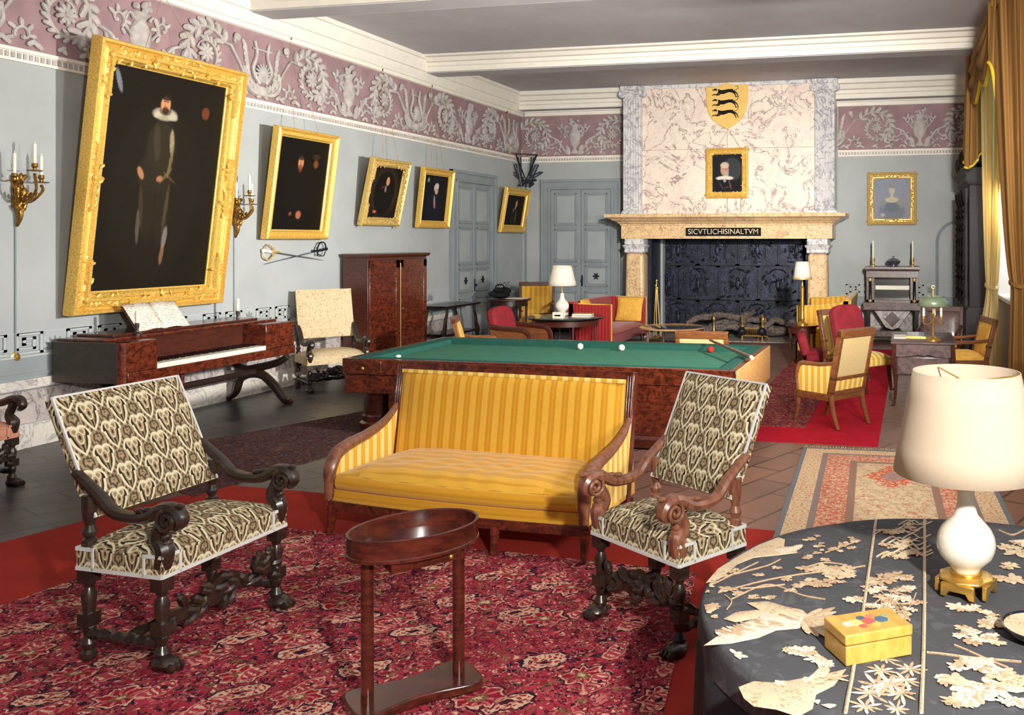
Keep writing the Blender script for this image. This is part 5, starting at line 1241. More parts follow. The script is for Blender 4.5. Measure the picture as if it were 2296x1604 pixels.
VP_ = [(0, .09), (.09, .09), (.1, .105), (.105, .12), (.135, .15), (.185, .2), (.205, .25), (.21, .3), (.2, .35), (.175, .4), (.13, .45), (.085, .5), (.066, .56), (.06, .64), (.062, .68), (0, .68)]
lp, s = vase_lamp('cream vase lamp with large linen shade on the embroidered tablecloth in the foreground', (.215, 3.37, .752), .5, .258, .188, .405, .77, 'ceramic', 'brass', 'shade', VP_)
m = MB(); q = .098
m.lathe([(0, .03), (.055, .03), (.058, .046), (0, .046)], 24)
m.stack([(.0, -.0, .0, -.0, .0)]) if False else None
octo = lambda rr, z: [(rr*cos(R(22.5+45*i)), rr*sin(R(22.5+45*i)), z) for i in range(8)]
m.rings([octo(.09, .015), octo(.1, .02), octo(.1, .028), octo(.085, .034), octo(.08, .036)])
for i in range(4):
    a = R(45*2*i+45+22); c, s_ = cos(a), sin(a); m.M = Matrix.Rotation(a, 4, 'Z')
    m.prism([(-.06, .02), (-.062, -.028), (-.042, -.028), (-.03, -.008), (.03, -.008), (.042, -.028), (.062, -.028), (.06, .02)], 'y', -.095, -.078)
m.M = Matrix(); m.build('bronze_base', 'brass', lp, .003)
lp.location.z = .722+.032
r2, s = vase_lamp('white vase lamp with white shade on the round dark table by the crimson settee', (-5.55, 13.9, .75), .55, .235, .155, .5, .83, 'ivory', 'brass', 'shadew', VP_)
MB().box(-.08, .08, -.08, .08, 0, .05).build('base', 'ivory', r2, .01)
r = thing('candlestick_lamp', 'gold column candlestick lamp with small white shade in front of the fireplace', 'lamp', (-1.63, 14.45, RUG+.62))
m = MB().lathe([(0, 0), (.09, 0), (.09, .02), (.05, .04), (.03, .06), (.04, .1), (.035, .12), (.03, .14), (.033, .3), (.03, .5), (.036, .6), (.02, .62), (.02, .68), (0, .68)], 16); m.build('column', 'brass', r)
m = MB(); n = 32; m.rings([[(lerp(.15, .105, t)*cos(2*pi*i/n), lerp(.15, .105, t)*sin(2*pi*i/n), lerp(.74, 1.02, t)) for i in range(n)] for t in (0, .5, 1)], cap=False); sd = m.build('lamp_shade', 'shadew', r, solid=.004)
MB().lathe([(.146, .735), (.154, .735), (.152, .765), (.148, .765)], 32).build('shade_trim', 'gilt2', sd); MB().tube([(0, 0, .66), (0, 0, .9)], .008, 6).tube([(0, 0, .9), (.11, 0, .98)], .003, 5).tube([(0, 0, .9), (-.11, 0, .98)], .003, 5).build('shade_carrier', 'brass', sd)
# things on the round table
m = MB().lathe([(0, 0), (.05, 0), (.085, .05), (.078, .052), (.045, .012), (0, .01)], 20); o = m.build('ashtray', 'gilt2'); o.location = (-5.78, 13.4, .75); tag(o, 'shallow gilt bowl on the round dark lamp table', 'bowl')
o = thing('card_box', 'small ivory box with dark inlay in front of the white lamp', 'box', (-5.42, 13.42, .75)); MB().box(-.09, .09, -.04, .04, 0, .1).build('body', 'ivory', o, .006); MB().box(-.05, .05, -.044, -.04, .035, .06).build('inlay', 'black', o)
m = MB()
for i in range(2): m.box(-.16, .16, -.11, .11, .022*i, .022*i+.02)
o = m.build('book_pair', 'ebonyred') if False else None
for i, (c, l) in enumerate((('mahogd', 'lower brown book at the right side of the round lamp table'), ('gilt2', 'upper tan book at the right side of the round lamp table'))):
    o = thing('book', l, 'book', (-5.12, 13.72, .75+.031*i), .2*i); MB().box(-.16, .16, -.11, .11, 0, .005).box(-.16, .16, -.11, .11, .025, .03).box(-.16, .16, .105, .11, .0, .03).build('cover', c, o); MB().box(-.155, .155, -.105, .105, .005, .025).build('pages', 'paper', o)
# ================================================================== FOREGROUND: TRAY TABLE, CLOTH TABLE
tt = thing('tray_table', 'oval mahogany tray table on two posts in front of the yellow sofa', 'table', (-2.09, 3.52, RUG), R(50))
def oval(m, a, b, prof, n=56):    # prof of (inset, z)
    m.rings([[((a-d)*cos(2*pi*i/n), (b-d)*sin(2*pi*i/n), z) for i in range(n)] for d, z in prof]); return m
a, b = .285, .2
MB_ = MB(); oval(MB_, a, b, [(.0, .655), (.0, .668), (.004, .672), (.004, .742), (.0, .748), (.006, .752), (.014, .748), (.016, .68), (.03, .678), (.2, .678)]); MB_.build('oval_tray', 'mahogd', tt)
d = MB().box(-.15, .15, -.16, .12, .61, .656).build('drawer', 'mahogd', tt, .004)
MB().ell((.1, -.165, .633), .01).build('drawer_knob', 'brass', d)
m = MB(); base = []
for i in range(60):
    t = 2*pi*i/60; k = .175-.05*cos(2*t)*-1; cx_ = a*.98*math.copysign(abs(cos(t))**.7, cos(t)); base.append((cx_, (.1+.11*(cx_/a)**2)*math.copysign(abs(sin(t))**.55, sin(t))))
m.prism(base, 'z', .0, .045).build('shaped_base', 'mahogd', tt, .008)
for sx in (-1, 1):
    MB().tube([(sx*.2, 0, .045), (sx*.2, 0, .655)], .027, 12).build('post', 'mahogd', tt)

CX_, CY_ = .245, 3.28
ct = thing('round_cloth_table', 'round table under the embroidered charcoal cloth in the right foreground', 'table', (CX_, CY_, 0))
MB().lathe([(0, .68), (.94, .68), (.955, .69), (.955, .705), (0, .705)], 48).build('table_top', 'ebony', ct)
for i in range(4): q = pi/4+i*pi/2; MB().tube([(.6*cos(q), .6*sin(q), .69), (.62*cos(q), .62*sin(q), 0.012)], [.03, .022], 8).build('leg', 'ebony', ct)
cl = thing('embroidered_tablecloth', 'charcoal satin cloth embroidered with cream cranes and flowers draped over the round table', 'tablecloth', (CX_, CY_, .706))
m = MB(); n = 180
ring = lambda rr, z, amp, ph: [((rr+amp*(sin(14*2*pi*i/n+ph)+.5*sin(23*2*pi*i/n)))*cos(2*pi*i/n), (rr+amp*(sin(14*2*pi*i/n+ph)+.5*sin(23*2*pi*i/n)))*sin(2*pi*i/n), z) for i in range(n)]
def topz(x, y):   # shallow creases towards the camera side
    k = max(0., min(1., (-y-.25)/.4))*max(0., min(1., (.35-x)/.4)); return .012+.0045*k*(1+sin(x*26+y*7+2*sin(y*9)))+.001*sin(x*9+y*13)
rs = []
for rr in [.001]+[.08*i for i in range(1, 13)]:
    rs.append([(rr*cos(2*pi*i/n), rr*sin(2*pi*i/n), topz(rr*cos(2*pi*i/n), rr*sin(2*pi*i/n))) for i in range(n)])
rs += [ring(.972, .004, .0, 0), ring(.978, -.02, .001, 0), ring(.98, -.07, .004, 0), ring(.982, -.1, .006, 0)]
m.rings(rs, cap=False).build('cloth', 'cloth', cl, ang=70)
m = MB(); m.rings([ring(.976, -.09, .006, 0), ring(.98, -.25, .012, 0), ring(.985, -.45, .02, .3), ring(.985, -.68, .026, .5)], cap=False).build('fringe', 'blackfringe', cl, ang=70, solid=.008)  # hanging side of the cloth, its shadow put into the black colour
# embroidery, laid on the cloth as stitched shapes
def T(u, v):
    x, y = floorpt(u, v, .7205); return (x-CX_, y-CY_)
Z_ = lambda x, y: topz(x, y)+.0025
def patch(m, pts, dz=0.):      # outlined stitched area; points in the photo's frame
    P = [T(u, v) for u, v in pts]; c = (sum(p[0] for p in P)/len(P), sum(p[1] for p in P)/len(P)); nn = len(P)
    vs = [(p[0], p[1], Z_(*p)+dz) for p in P]+[(p[0]*.85+c[0]*.15, p[1]*.85+c[1]*.15, Z_(*p)+dz+.003) for p in P]
    m.add(vs, [(i, (i+1) % nn, nn+(i+1) % nn, nn+i) for i in range(nn)]+[tuple(range(nn, 2*nn))])
def petal(m, u, v, a, L, w, dz=0.):
    x, y = T(u, v); ca, sa = cos(a), sin(a); pts = []
    for t, s_ in ((0, 0), (.3, .8), (.65, 1), (.92, .5), (1, 0), (.92, -.5), (.65, -1), (.3, -.8)): pts.append((x+ca*t*L-sa*s_*w/2, y+sa*t*L+ca*s_*w/2))
    pts = [p for p in pts if math.hypot(*p) < .962]
    if len(pts) < 5: return
    c = (sum(p[0] for p in pts)/len(pts), sum(p[1] for p in pts)/len(pts)); nn = len(pts)
    vs = [(p[0], p[1], Z_(*p)+dz) for p in pts]+[(c[0], c[1], Z_(*c)+dz+.0035)]
    m.add(vs, [(i, (i+1) % nn, nn) for i in range(nn)])
def flower(m, u, v, L, k=6, w=.6, a0=0., dz=0.):
    for rep in range(3):
        l = L*(.8 if rep == 0 else q_.uniform(.4, .62)); du, dv = (0, 0) if rep == 0 else (q_.uniform(-1, 1)*L*430, q_.uniform(-1, 1)*L*170); a1 = q_.uniform(0, 1)
        for i in range(k): petal(m if rep != 1 else (m2 if m is not m2 else m1), u+du, v+dv, a1+2*pi*i/k+q_.uniform(-.3, .3), l*q_.uniform(.6, 1.15), l*w*q_.uniform(.8, 1.2), dz+.0004*i+.001*rep)
def thread(m, pts, rad=.0032):
    P = spline([(*T(u, v), 0.) for u, v in pts], 12); P = [p for p in P if math.hypot(p[0], p[1]) < .96]
    if len(P) > 1: m.tube([(p[0], p[1], Z_(p[0], p[1])+.001) for p in P], rad, 5)
q_ = random.Random(11)
m1, m2, m3 = MB(), MB(), MB()
# seams
for A_, B_ in (((1964, 1168), (1896, 1604)), ((2073, 1164), (2066, 1604))):
    thread(m1, [A_, (lerp(A_[0], B_[0], .5)+3, lerp(A_[1], B_[1], .5)), B_], .006)
# plum branch across the left
for b in ([(1610, 1330), (1700, 1306), (1790, 1290), (1880, 1278), (1940, 1270)], [(1640, 1345), (1720, 1312), (1800, 1336), (1850, 1345)], [(1590, 1300), (1660, 1285), (1720, 1270), (1750, 1255)], [(1600, 1310), (1640, 1290), (1700, 1262)], [(1660, 1320), (1700, 1318), (1760, 1312)], [(1625, 1335), (1640, 1350), (1630, 1368)], [(1850, 1240), (1880, 1230), (1920, 1215)], [(1810, 1272), (1850, 1262), (1900, 1268)]): thread(m2, b)
for u, v, L in ((1612, 1290, .04), (1640, 1282, .03), (1628, 1320, .045), (1660, 1330, .035), (1690, 1340, .03), (1700, 1290, .03), (1725, 1340, .035), (1760, 1300, .03), (1790, 1316, .035), (1812, 1310, .045), (1835, 1308, .05), (1860, 1303, .04), (1885, 1305, .03), (1770, 1325, .03), (1740, 1275, .025), (1800, 1275, .03), (1820, 1210, .035), (1838, 1225, .03), (1812, 1250, .035), (1850, 1255, .03), (1832, 1240, .03), (1890, 1222, .04), (1915, 1212, .04), (1870, 1232, .035), (1905, 1230, .03), (1580, 1325, .03), (1590, 1365, .05), (1600, 1385, .02)): flower(m2, u, v, L, 6)
for u, v, L in ((1845, 1275, .07), (1870, 1285, .075), (1895, 1290, .06), (1900, 1275, .05), (1580, 1312, .05)): flower(m1, u, v, L, 8, .5)
# central strip
for v0, n0 in ((1185, 5), (1215, 5), (1240, 6)):
    for i in range(n0): u = q_.uniform(1985, 2058); v = v0+q_.uniform(-12, 14); thread(m1, [(u-30, v+6), (u-6, v-5), (u+12, v+5), (u+34, v-3)], .0045)
    flower(m1, 2015, v0+8, .06, 8, .35); flower(m2, 2040, v0-2, .05, 7, .4); flower(m2, 1985, v0+5, .04, 6, .4)
for u, v, L in ((1990, 1300, .07), (2010, 1290, .06), (1962, 1308, .05), (2030, 1298, .05)): flower(m2, u, v, L, 7, .45); 
for i in range(26): flower(m3 if i % 3 else m2, q_.uniform(1940, 2055), q_.uniform(1318, 1400), q_.uniform(.025, .045), 6, .5)
for i in range(10): thread(m2, [(q_.uniform(1945, 2000), q_.uniform(1320, 1400)), (q_.uniform(1980, 2030), q_.uniform(1320, 1400)), (q_.uniform(2010, 2058), q_.uniform(1320, 1400))])
for u, v, L in ((1975, 1510, .05), (1995, 1540, .075), (1950, 1555, .06), (2030, 1530, .06), (2020, 1560, .05), (1965, 1540, .06), (1985, 1480, .04), (2040, 1500, .05), (1940, 1590, .05), (2010, 1590, .04)):
    for k in range(9): petal(m3 if k % 2 else m2, u, v, 2*pi*k/9, L*q_.uniform(.7, 1.2), L*.22)
# right side sprays
for u, v, L in ((2145, 1360, .05), (2175, 1365, .045), (2205, 1372, .04), (2225, 1385, .03), (2160, 1410, .045), (2180, 1420, .05), (2150, 1428, .04), (2215, 1400, .06), (2245, 1395, .06), (2200, 1435, .06), (2230, 1440, .05), (2270, 1300, .08), (2250, 1230, .05), (2280, 1240, .09), (2290, 1215, .06), (2265, 1270, .05), (2150, 1500, .05), (2185, 1490, .06), (2215, 1500, .07), (2240, 1510, .07), (2140, 1530, .06), (2165, 1545, .09), (2230, 1545, .1), (2270, 1535, .08), (2280, 1580, .06), (2150, 1575, .06), (2190, 1570, .07), (2110, 1525, .03)):
    flower(m3 if q_.random() < .55 else m1, u, v, L, 8, .45)
for b in ([(2078, 1465), (2150, 1475), (2220, 1480), (2290, 1488)], [(2140, 1450), (2190, 1470), (2260, 1500)], [(2130, 1362), (2200, 1370), (2230, 1385), (2250, 1400)], [(2240, 1190), (2270, 1200), (2296, 1190)], [(2200, 1560), (2250, 1530), (2296, 1520)]): thread(m2, b, .004)
# upper crane folded over the edge, middle crane, lower crane
patch(m1, [(1582, 1308), (1610, 1275), (1660, 1245), (1700, 1222), (1745, 1205), (1760, 1210), (1758, 1226), (1785, 1225), (1788, 1240), (1740, 1246), (1690, 1252), (1650, 1268), (1610, 1300)])
for i in range(7): petal(m3, 1735+i*6, 1232, -.6+i*.25, .075, .03, .003)
patch(m3, [(1577, 1452), (1640, 1408), (1690, 1390), (1712, 1368), (1740, 1362), (1780, 1370), (1812, 1380), (1820, 1392), (1790, 1412), (1740, 1416), (1700, 1432), (1640, 1445)])
patch(m1, [(1622, 1392), (1650, 1376), (1700, 1370), (1720, 1376), (1690, 1392), (1650, 1400)], .003); patch(m1, [(1674, 1354), (1720, 1350), (1760, 1362), (1800, 1370), (1815, 1384), (1760, 1384), (1710, 1374)], .003)
for i in range(5): thread(m2, [(1590+i*14, 1447-i*3), (1650+i*10, 1425-i*6), (1690+i*6, 1408-i*5)], .002)
for i in range(13): petal(m2 if i % 2 else m1, 1800, 1392, -1.3+i*.2, .12+.02*(i % 3), .03, .004)
patch(m1, [(1656, 1545), (1690, 1535), (1740, 1532), (1800, 1525), (1850, 1516), (1898, 1502), (1870, 1545), (1830, 1560), (1822, 1590), (1790, 1612), (1740, 1600), (1690, 1590), (1668, 1570)])
for a_, L in ((2.5, .16), (2.2, .15), (1.95, .14), (1.75, .1)): petal(m1, 1690, 1540, a_, L, .035, .003)
for i in range(6): petal(m1 if i % 2 else m3, 1800+i*8, 1540-i*2, .9+i*.12, .1, .035, .003)
for i in range(24): a_ = q_.uniform(0, 6.3); petal(m3, q_.uniform(1700, 1830), q_.uniform(1538, 1590), a_, .06, .025, .004)
for i in range(40):      # feather shafts over the two big cranes
    t = q_.random(); w_ = q_.uniform(-1, 1); petal(m2 if i % 3 else m3, lerp(1600, 1800, t), lerp(1442, 1384, t)+w_*14*min(1, t*2), 2.75+w_*.35+q_.uniform(-.2, .2), .055, .013, .0045)
for i in range(40):
    t = q_.random(); petal(m2 if i % 2 else m1, lerp(1690, 1870, t), lerp(1560, 1525, t)+q_.uniform(-14, 16)*(1-t), .25+q_.uniform(-.4, .4), .05, .013, .0045)
for u, v, L in ((1600, 1485, .06), (1625, 1478, .05), (1650, 1470, .05), (1610, 1465, .04), (1785, 1468, .05), (1810, 1462, .05), (1830, 1480, .05), (1850, 1488, .05), (1770, 1462, .03), (1915, 1345, .05), (1600, 1360, .04)): flower(m2 if L < .05 else m3, u, v, L, 6, .5)
for mm, mt_, nm in ((m1, 'embr', 'cream_embroidery'), (m2, 'embr2', 'fawn_embroidery'), (m3, 'embrw', 'white_embroidery')):
    o = mm.build(nm, mt_, cl); o['kind'] = 'stuff'
bx_ = thing('painted_box', 'yellow wooden box with painted flowers on the embroidered cloth', 'box', (-.1, 2.885, .7225), R(12))
(xa, ya), (xb, yb), (xc, yc) = floorpt(1897, 1497, .722), floorpt(2045, 1470, .722), floorpt(1847, 1452, .722)
W_ = math.hypot(xb-xa, yb-ya); D_ = math.hypot(xc-xa, yc-ya); ang_ = math.atan2(yb-ya, xb-xa)
bx_.location = (xa, ya, .7235); bx_.rotation_euler = (0, 0, ang_)
yb_ = woodm('box_yellow_wood', S(196, 148, 62), S(216, 170, 84), .4, (12, 4, 4), .3)
MB().box(0, W_, 0, D_*1.0, 0, .058).build('body', yb_, bx_, .003); ld = MB().box(-.002, W_+.002, -.002, D_+.002, .061, .093).build('lid', yb_, bx_, .004)
for i, (fx_, fy_, rr, c) in enumerate(((.5, .5, .021, S(206, 92, 84)), (.7, .48, .019, S(70, 104, 130)), (.32, .5, .02, S(226, 208, 120)), (.2, .5, .016, S(232, 222, 176)), (.45, .68, .013, S(60, 96, 112)), (.56, .3, .013, S(206, 180, 90)), (.36, .3, .012, S(196, 90, 80)), (.6, .7, .012, S(220, 120, 100)), (.8, .62, .012, S(150, 160, 120)))):
    m = MB()
    for k in range(6): m.ell((W_*fx_+rr*.6*cos(k*1.05), D_*fy_+rr*.6*sin(k*1.05), .0934), (rr*.6, rr*.6, .0012), 10, 4)
    m.build('painted_flower', basic('painted_flower_tint', c, .5, var=.1), ld)
x, y = floorpt(2330, 1432, .722); r = thing('lacquer_bowl', 'black-rimmed lacquer dish with pale inside at the right edge of the cloth', 'dish', (x, y, .7235))
MB().lathe([(0, 0), (.07, 0), (.105, .022), (.118, .04), (.113, .042), (.1, .026), (.0, .018)], 40).build('dish', 'black', r); MB().lathe([(0, .0275), (.1, .0275), (.108, .036), (0, .03)], 40).build('lining', 'embr', r)

# ================================================================== RIGHT SIDE: DESK, CONSOLE, BOOKCASE
dk = thing('writing_desk', 'small carved writing desk with cabriole legs on the right, holding the green lamp', 'desk', (.21, 11.6, 0))
dx, dy = .37, .6
MB().stack([(.745, -dx, dx, -dy, dy), (.755, -dx-.01, dx+.01, -dy-.01, dy+.01), (.775, -dx-.01, dx+.01, -dy-.01, dy+.01), (.78, -dx, dx, -dy, dy)]).build('table_top', 'greywood', dk)
ap = [(-dx+.03, .745), (-dx+.03, .6), (-dx+.1, .585), (-.14, .6), (-.06, .62), (0, .6), (.06, .62), (.14, .6), (dx-.1, .585), (dx-.03, .6), (dx-.03, .745)]
MB().prism(ap, 'y', -dy+.015, -dy+.045).box(-dx+.03, dx-.03, dy-.05, dy-.02, .6, .745).box(-dx+.03, -dx+.055, -dy+.02, dy-.02, .6, .745).box(dx-.055, dx-.03, -dy+.02, dy-.02, .6, .745).build('apron', 'greywood', dk, .004)
MB().box(-dx+.05, dx-.05, -dy+.05, dy-.06, .36, .61).build('lower_drawer_case', 'greywood', dk, .03, seg=3)
for sx in (-1, 1):
    for sy in (-1, 1):
        x, y = sx*(dx-.035), sy*(dy-.035); MB().tube(spline([(x, y, .75), (x+sx*.012, y+sy*.012, .55), (x-sx*.012, y-sy*.012, .25), (x+sx*.005, y+sy*.005, .06), (x+sx*.02, y+sy*.02, 0)], 5), lerps([.03, .03, .02, .015, .022], 21), 8).build('leg', 'ebonyred', dk)
r = thing('bouillotte_lamp', 'brass three-candle lamp with green metal shade on the writing desk', 'lamp', (.33, 11.2, .78))
MB().lathe([(0, 0), (.1, 0), (.1, .015), (.06, .03), (.03, .04), (.014, .06), (.012, .3), (.02, .32), (.012, .34), (.01, .62), (0, .63)], 18).tube([(.018*cos(i*.5)+.0, 0, .65+.018*sin(i*.5)) for i in range(12)], .005, 5, up=(0, 1, 0)).build('stem', 'brass', r)
for k in range(3):
    a_ = R(200+120*k); c, s_ = cos(a_), sin(a_)
    m = MB().tube(spline([(0, 0, .26), (.06*c, .06*s_, .2), (.12*c, .12*s_, .21), (.12*c, .12*s_, .26)], 5), .008, 6).lathe([(0, .255), (.03, .26), (.016, .27), (.018, .3), (0, .3)], 10, (.12*c, .12*s_, 0)); q = m.build('arm', 'brass', r)
    MB().lathe([(0, .29), (.014, .29), (.014, .43), (0, .43)], 10, (.12*c, .12*s_, 0)).build('candle', 'wax', q)
m = MB(); n = 36; m.rings([[(lerp(.19, .13, t)*cos(2*pi*i/n), lerp(.19, .13, t)*sin(2*pi*i/n), lerp(.42, .54, t)) for i in range(n)] for t in (0, 1)], cap=False); m.build('lamp_shade', 'shadeg', r, solid=.003)
m = MB().box(-.07, .08, -.19, .19, 0, .012); o = m.build('note_paper', 'paper', None, .002); o.location = (-.07, 11.5, .7805); tag(o, 'stack of white note paper on the left of the writing desk', 'paper')
r = thing('blotter', 'grey desk blotter beside the white note paper', 'blotter', (.12, 11.75, .7805)); MB().box(-.1, .12, -.3, .3, 0, .014).build('pad', 'glass', r, .003); MB().box(-.11, .13, -.31, -.29, 0, .02).build('edge_bar', 'brass', r)
# console cabinet
cc = thing('console_cabinet', 'dark console cabinet with mirrored niche, columns and diamond-inlaid stand at the end wall', 'cabinet', (-.25, 17.98, .0))
hw, fy = .5, -.3
MB().stack([(1.4, -hw, hw, fy, .38), (1.44, -hw-.03, hw+.03, fy-.03, .38), (1.48, -hw-.03, hw+.03, fy-.03, .38), (1.49, -hw, hw, fy, .38)]).build('top', 'greywood', cc)
MB().box(-hw, hw, fy+.02, .38, 1.27, 1.4).build('frieze_rail', 'greywood', cc, .004)
MB().box(-hw, -hw+.16, fy+.1, .38, .76, 1.27).box(hw-.16, hw, fy+.1, .38, .76, 1.27).box(-hw, hw, fy+.1, .38, .76, .84).box(-.36, .36, .1, .38, .8, 1.27).build('upper_case', 'greywood', cc, .006)
MB().box(-.34, .34, .085, .1, .84, 1.26).build('mirror', 'black', cc)
MB().prism([(-.3, 1.13), (.3, 1.13), (.26, 1.06), (.14, 1.03), (-.2, 1.03)], 'y', fy+.2, fy+.26).build('silver_boat', MT['ivory'], cc, .01) if False else MB().box(-.33, .33, .07, .085, 1.02, 1.1).build('silver_shelf_edge', 'ivory', cc)
for sx in (-1, 1):
    for t in (.42,):
        c = MB().lathe([(0, .79), (.035, .79), (.028, .83), (.026, 1.2), (.034, 1.24), (.034, 1.27), (0, 1.27)], 14, (sx*t, fy+.04, 0)).build('column', 'black', cc)
        MB().lathe([(.036, .8), (.038, .83), (.03, .84)], 14, (sx*t, fy+.04, 0)).lathe([(.03, 1.2), (.04, 1.24), (.036, 1.26)], 14, (sx*t, fy+.04, 0)).build('gilt_ring', 'gilt2', c)
MB().box(-hw-.06, hw+.06, fy-.03, .38, .64, .79).build('drawer_case', 'greywood', cc, .008)
dia = [(-.34, .62), (.34, .62), (.12, .3), (0, .26), (-.12, .3)]
MB().prism(dia, 'y', fy+.05, fy+.09).build('inlaid_stand', 'mskirt2', cc); MB().prism([(0, .62), (.15, .46), (0, .3), (-.15, .46)], 'y', fy+.04, fy+.05).build('diamond', 'greywood', cc)
MB().box(-hw, hw, fy, .36, .12, .24).build('stand_base', 'greywood', cc, .01)
for sx in (-1, 1):
    MB().box(sx*.46-.04, sx*.46+.04, fy, fy+.09, .24, .64).build('stand_leg', 'black', cc, .006); MB().lathe([(0, 0), (.04, 0), (.05, .06), (.03, .12), (0, .12)], 10, (sx*.42, fy+.08, 0)).build('foot', 'black', cc)
for x, l in ((-.62, 'left'), (.14, 'right')): candlestick('tall %s candlestick on top of the console cabinet' % l, (x, 17.85, 1.49), .5, 'brass', 1.5, 'candlesticks on the console cabinet')
for o in [o for o in COL.objects if o.name.startswith('holder')]: pass
r = thing('tureen', 'small silver lidded tureen between the candlesticks on the console cabinet', 'tureen', (-.23, 17.9, 1.49)); MB().lathe([(0, 0), (.09, 0), (.06, .02), (.1, .06), (.12, .1), (0, .1)], 20, (0, 0, 0), 1.2, .8).build('bowl', 'glass', r); MB().lathe([(.12, .1), (.08, .14), (.02, .16), (.015, .18), (.02, .2), (0, .2)], 20, (0, 0, 0), 1.2, .8).build('lid', 'glass', r)
# carved dark bookcase in the corner
bc = thing('carved_bookcase', 'tall dark carved bookcase in the far right corner by the curtain', 'bookcase', (1.37, 16.2, 0), R(-90))
MB().box(-1.15, 1.15, -.36, 0, .1, 2.9).build('carcass', 'blackoak', bc, .01)
MB().stack([(0, -1.2, 1.2, -.42, 0), (.85, -1.2, 1.2, -.42, 0), (.92, -1.17, 1.17, -.38, 0)]).build('lower_case', 'blackoak', bc, .01)
MB().stack([(2.9, -1.15, 1.15, -.36, 0), (2.98, -1.19, 1.19, -.42, 0), (3.05, -1.18, 1.18, -.4, 0), (3.12, -1.2, 1.2, -.46, 0), (3.18, -1.2, 1.2, -.48, 0), (3.22, -1.1, 1.1, -.36, 0)]).build('cornice', 'blackoak', bc)
m = MB()
for i in range(40): a_ = rnd.uniform(0, pi); x = rnd.uniform(-1.1, 1.1); m.leaf((x, rnd.uniform(-.42, -.05), 3.2), (cos(a_)*.4, 1), rnd.uniform(.15, .42)*(1-.3*abs(x)), .14, .5)
m.build('carved_cresting', 'blackoak', bc)
for x in (-1.05, -.35, .35, 1.05):
    m = MB().lathe([(0, .92), (.06, .92), (.06, 1.0), (.035, 1.05), (.05, 1.3), (.03, 1.35), (.055, 1.7), (.045, 2.2), (.03, 2.6), (.06, 2.7), (.07, 2.85), (0, 2.85)], 12, (x, -.4, 0))
    for i in range(14): m.ell((x+.035*(-1)**i, -.44, 1.1+.11*i), (.03, .025, .04), 6, 4)
    m.build('carved_column', 'blackoak', bc)
for x in (-.7, 0, .7): MB().box(x-.27, x+.27, -.375, -.355, 1.05, 2.75).build('door_panel', 'blackoak', bc, .01)

# ================================================================== CURTAINS
def drape(label, mat, c0, c1, c2, z1, tie, r0, r1, rt, folds):      # bunched curtain: centres (x, y) at floor, tie and rod
    r = thing('curtain', label, 'curtain', (c0[0], c0[1], .02)); m = MB(); n = 120; rs = []
    for j in range(61):
        z = .0+(z1-.02)*j/60; q = z+.02
        if q < tie: t = (q/tie); t = t*t*(3-2*t); cx, cy = lerp(c0[0], c1[0], t), lerp(c0[1], c1[1], t); ra = [lerp(r0[k], rt[k], t**1.5) for k in (0, 1)]
        else: t = ((q-tie)/(z1-tie))**.6; cx, cy = lerp(c1[0], c2[0], t), lerp(c1[1], c2[1], t); ra = [lerp(rt[k], r1[k], t) for k in (0, 1)]
        g = []
        for i in range(n):
            a_ = 2*pi*i/n; w = 1+.16*sin(folds*a_+.4*sin(j*.12))+.05*sin((2*folds+1)*a_)
            g.append((cx-c0[0]+ra[0]*w*cos(a_), cy-c0[1]+ra[1]*w*sin(a_), z))
        rs.append(g)
    m.rings(rs).build('fabric', mat, r, ang=80)
    x, y = c1[0]-c0[0], c1[1]-c0[1]
    MB().tube([(x+rt[0]*1.12*cos(i*pi/12), y+rt[1]*1.12*sin(i*pi/12), tie-.02+.03*sin(i*pi/12)) for i in range(24)], .028, 6, closed=True).build('tie_band', mat, r)
drape('long yellow curtain tied back at the far side of the window', 'cur', (1.2, 13.8), (1.25, 13.8), (1.24, 13.5), 4.8, 1.33, (.17, .4), (.15, .6), (.07, .2), 9)
drape('ochre curtain at the near side of the window, cut by the right picture edge', 'curb', (1.29, 10.9), (1.3, 10.9), (1.22, 11.3), 4.8, 1.5, (.11, .3), (.16, .55), (.09, .22), 7)
vl = thing('pelmet', 'draped ochre pelmet with yellow fringe hanging above the window', 'pelmet', (1.05, 13.1, 3.0))
def swag(ya, yb, zt, drop, xx, mat):
    m = MB(); nu, nv = 60, 30
    def f(u, v):
        y = lerp(ya, yb, u); sag = drop*(.5+.5*(max(0, sin(pi*u)))**.8)
        return (xx-.03*sin(v*22+4*(u-.5)**2)-.08*sin(pi*u)*sin(pi*v), y, zt-sag*v)
    m.grid(f, nu, nv); sw = m.build('swag', mat, vl, ang=80, solid=.006)
    m = MB(); m.tube([f(i/30, 1.) for i in range(31)], .025, 6); m.build('fringe_trim', 'curtrim', sw)
def tail(yc, w, zt, zb, xx, mat):      # pleated bunch hanging from the pelmet
    n = 64; rs = []
    for k in range(25):
        t = k/24; z = lerp(zt, zb, t); sc = (.75+.35*t)*(1 if t < .95 else .9)
        rs.append([(xx+.13*sc*(1+.2*sin(9*2*pi*i/n+t))*cos(2*pi*i/n), yc+w*.5*sc*(1+.16*sin(9*2*pi*i/n+t))*sin(2*pi*i/n), z+(.22*t*sin(2*pi*i/n+.8))) for i in range(n)])
    t = MB().rings(rs).build('tail', mat, vl, ang=80)
    MB().tube(rs[-1], .02, 6, closed=True).build('fringe_trim', 'curtrim', t)
def return_drape(yy, x0, x1, zt, mat):
    f = lambda u, v: (lerp(x0, x1, u), yy+.04*sin(u*24+v*2)-.04*sin(pi*u), lerp(zt, zt-.75-.75*sin(pi*min(1, u*1.15))**2, v))
    d = MB().grid(f, 60, 24).build('end_drape', mat, vl, ang=80, solid=.006)
    MB().tube([f(k/30, 1.) for k in range(31)], .022, 6).build('fringe_trim', 'curtrim', d)
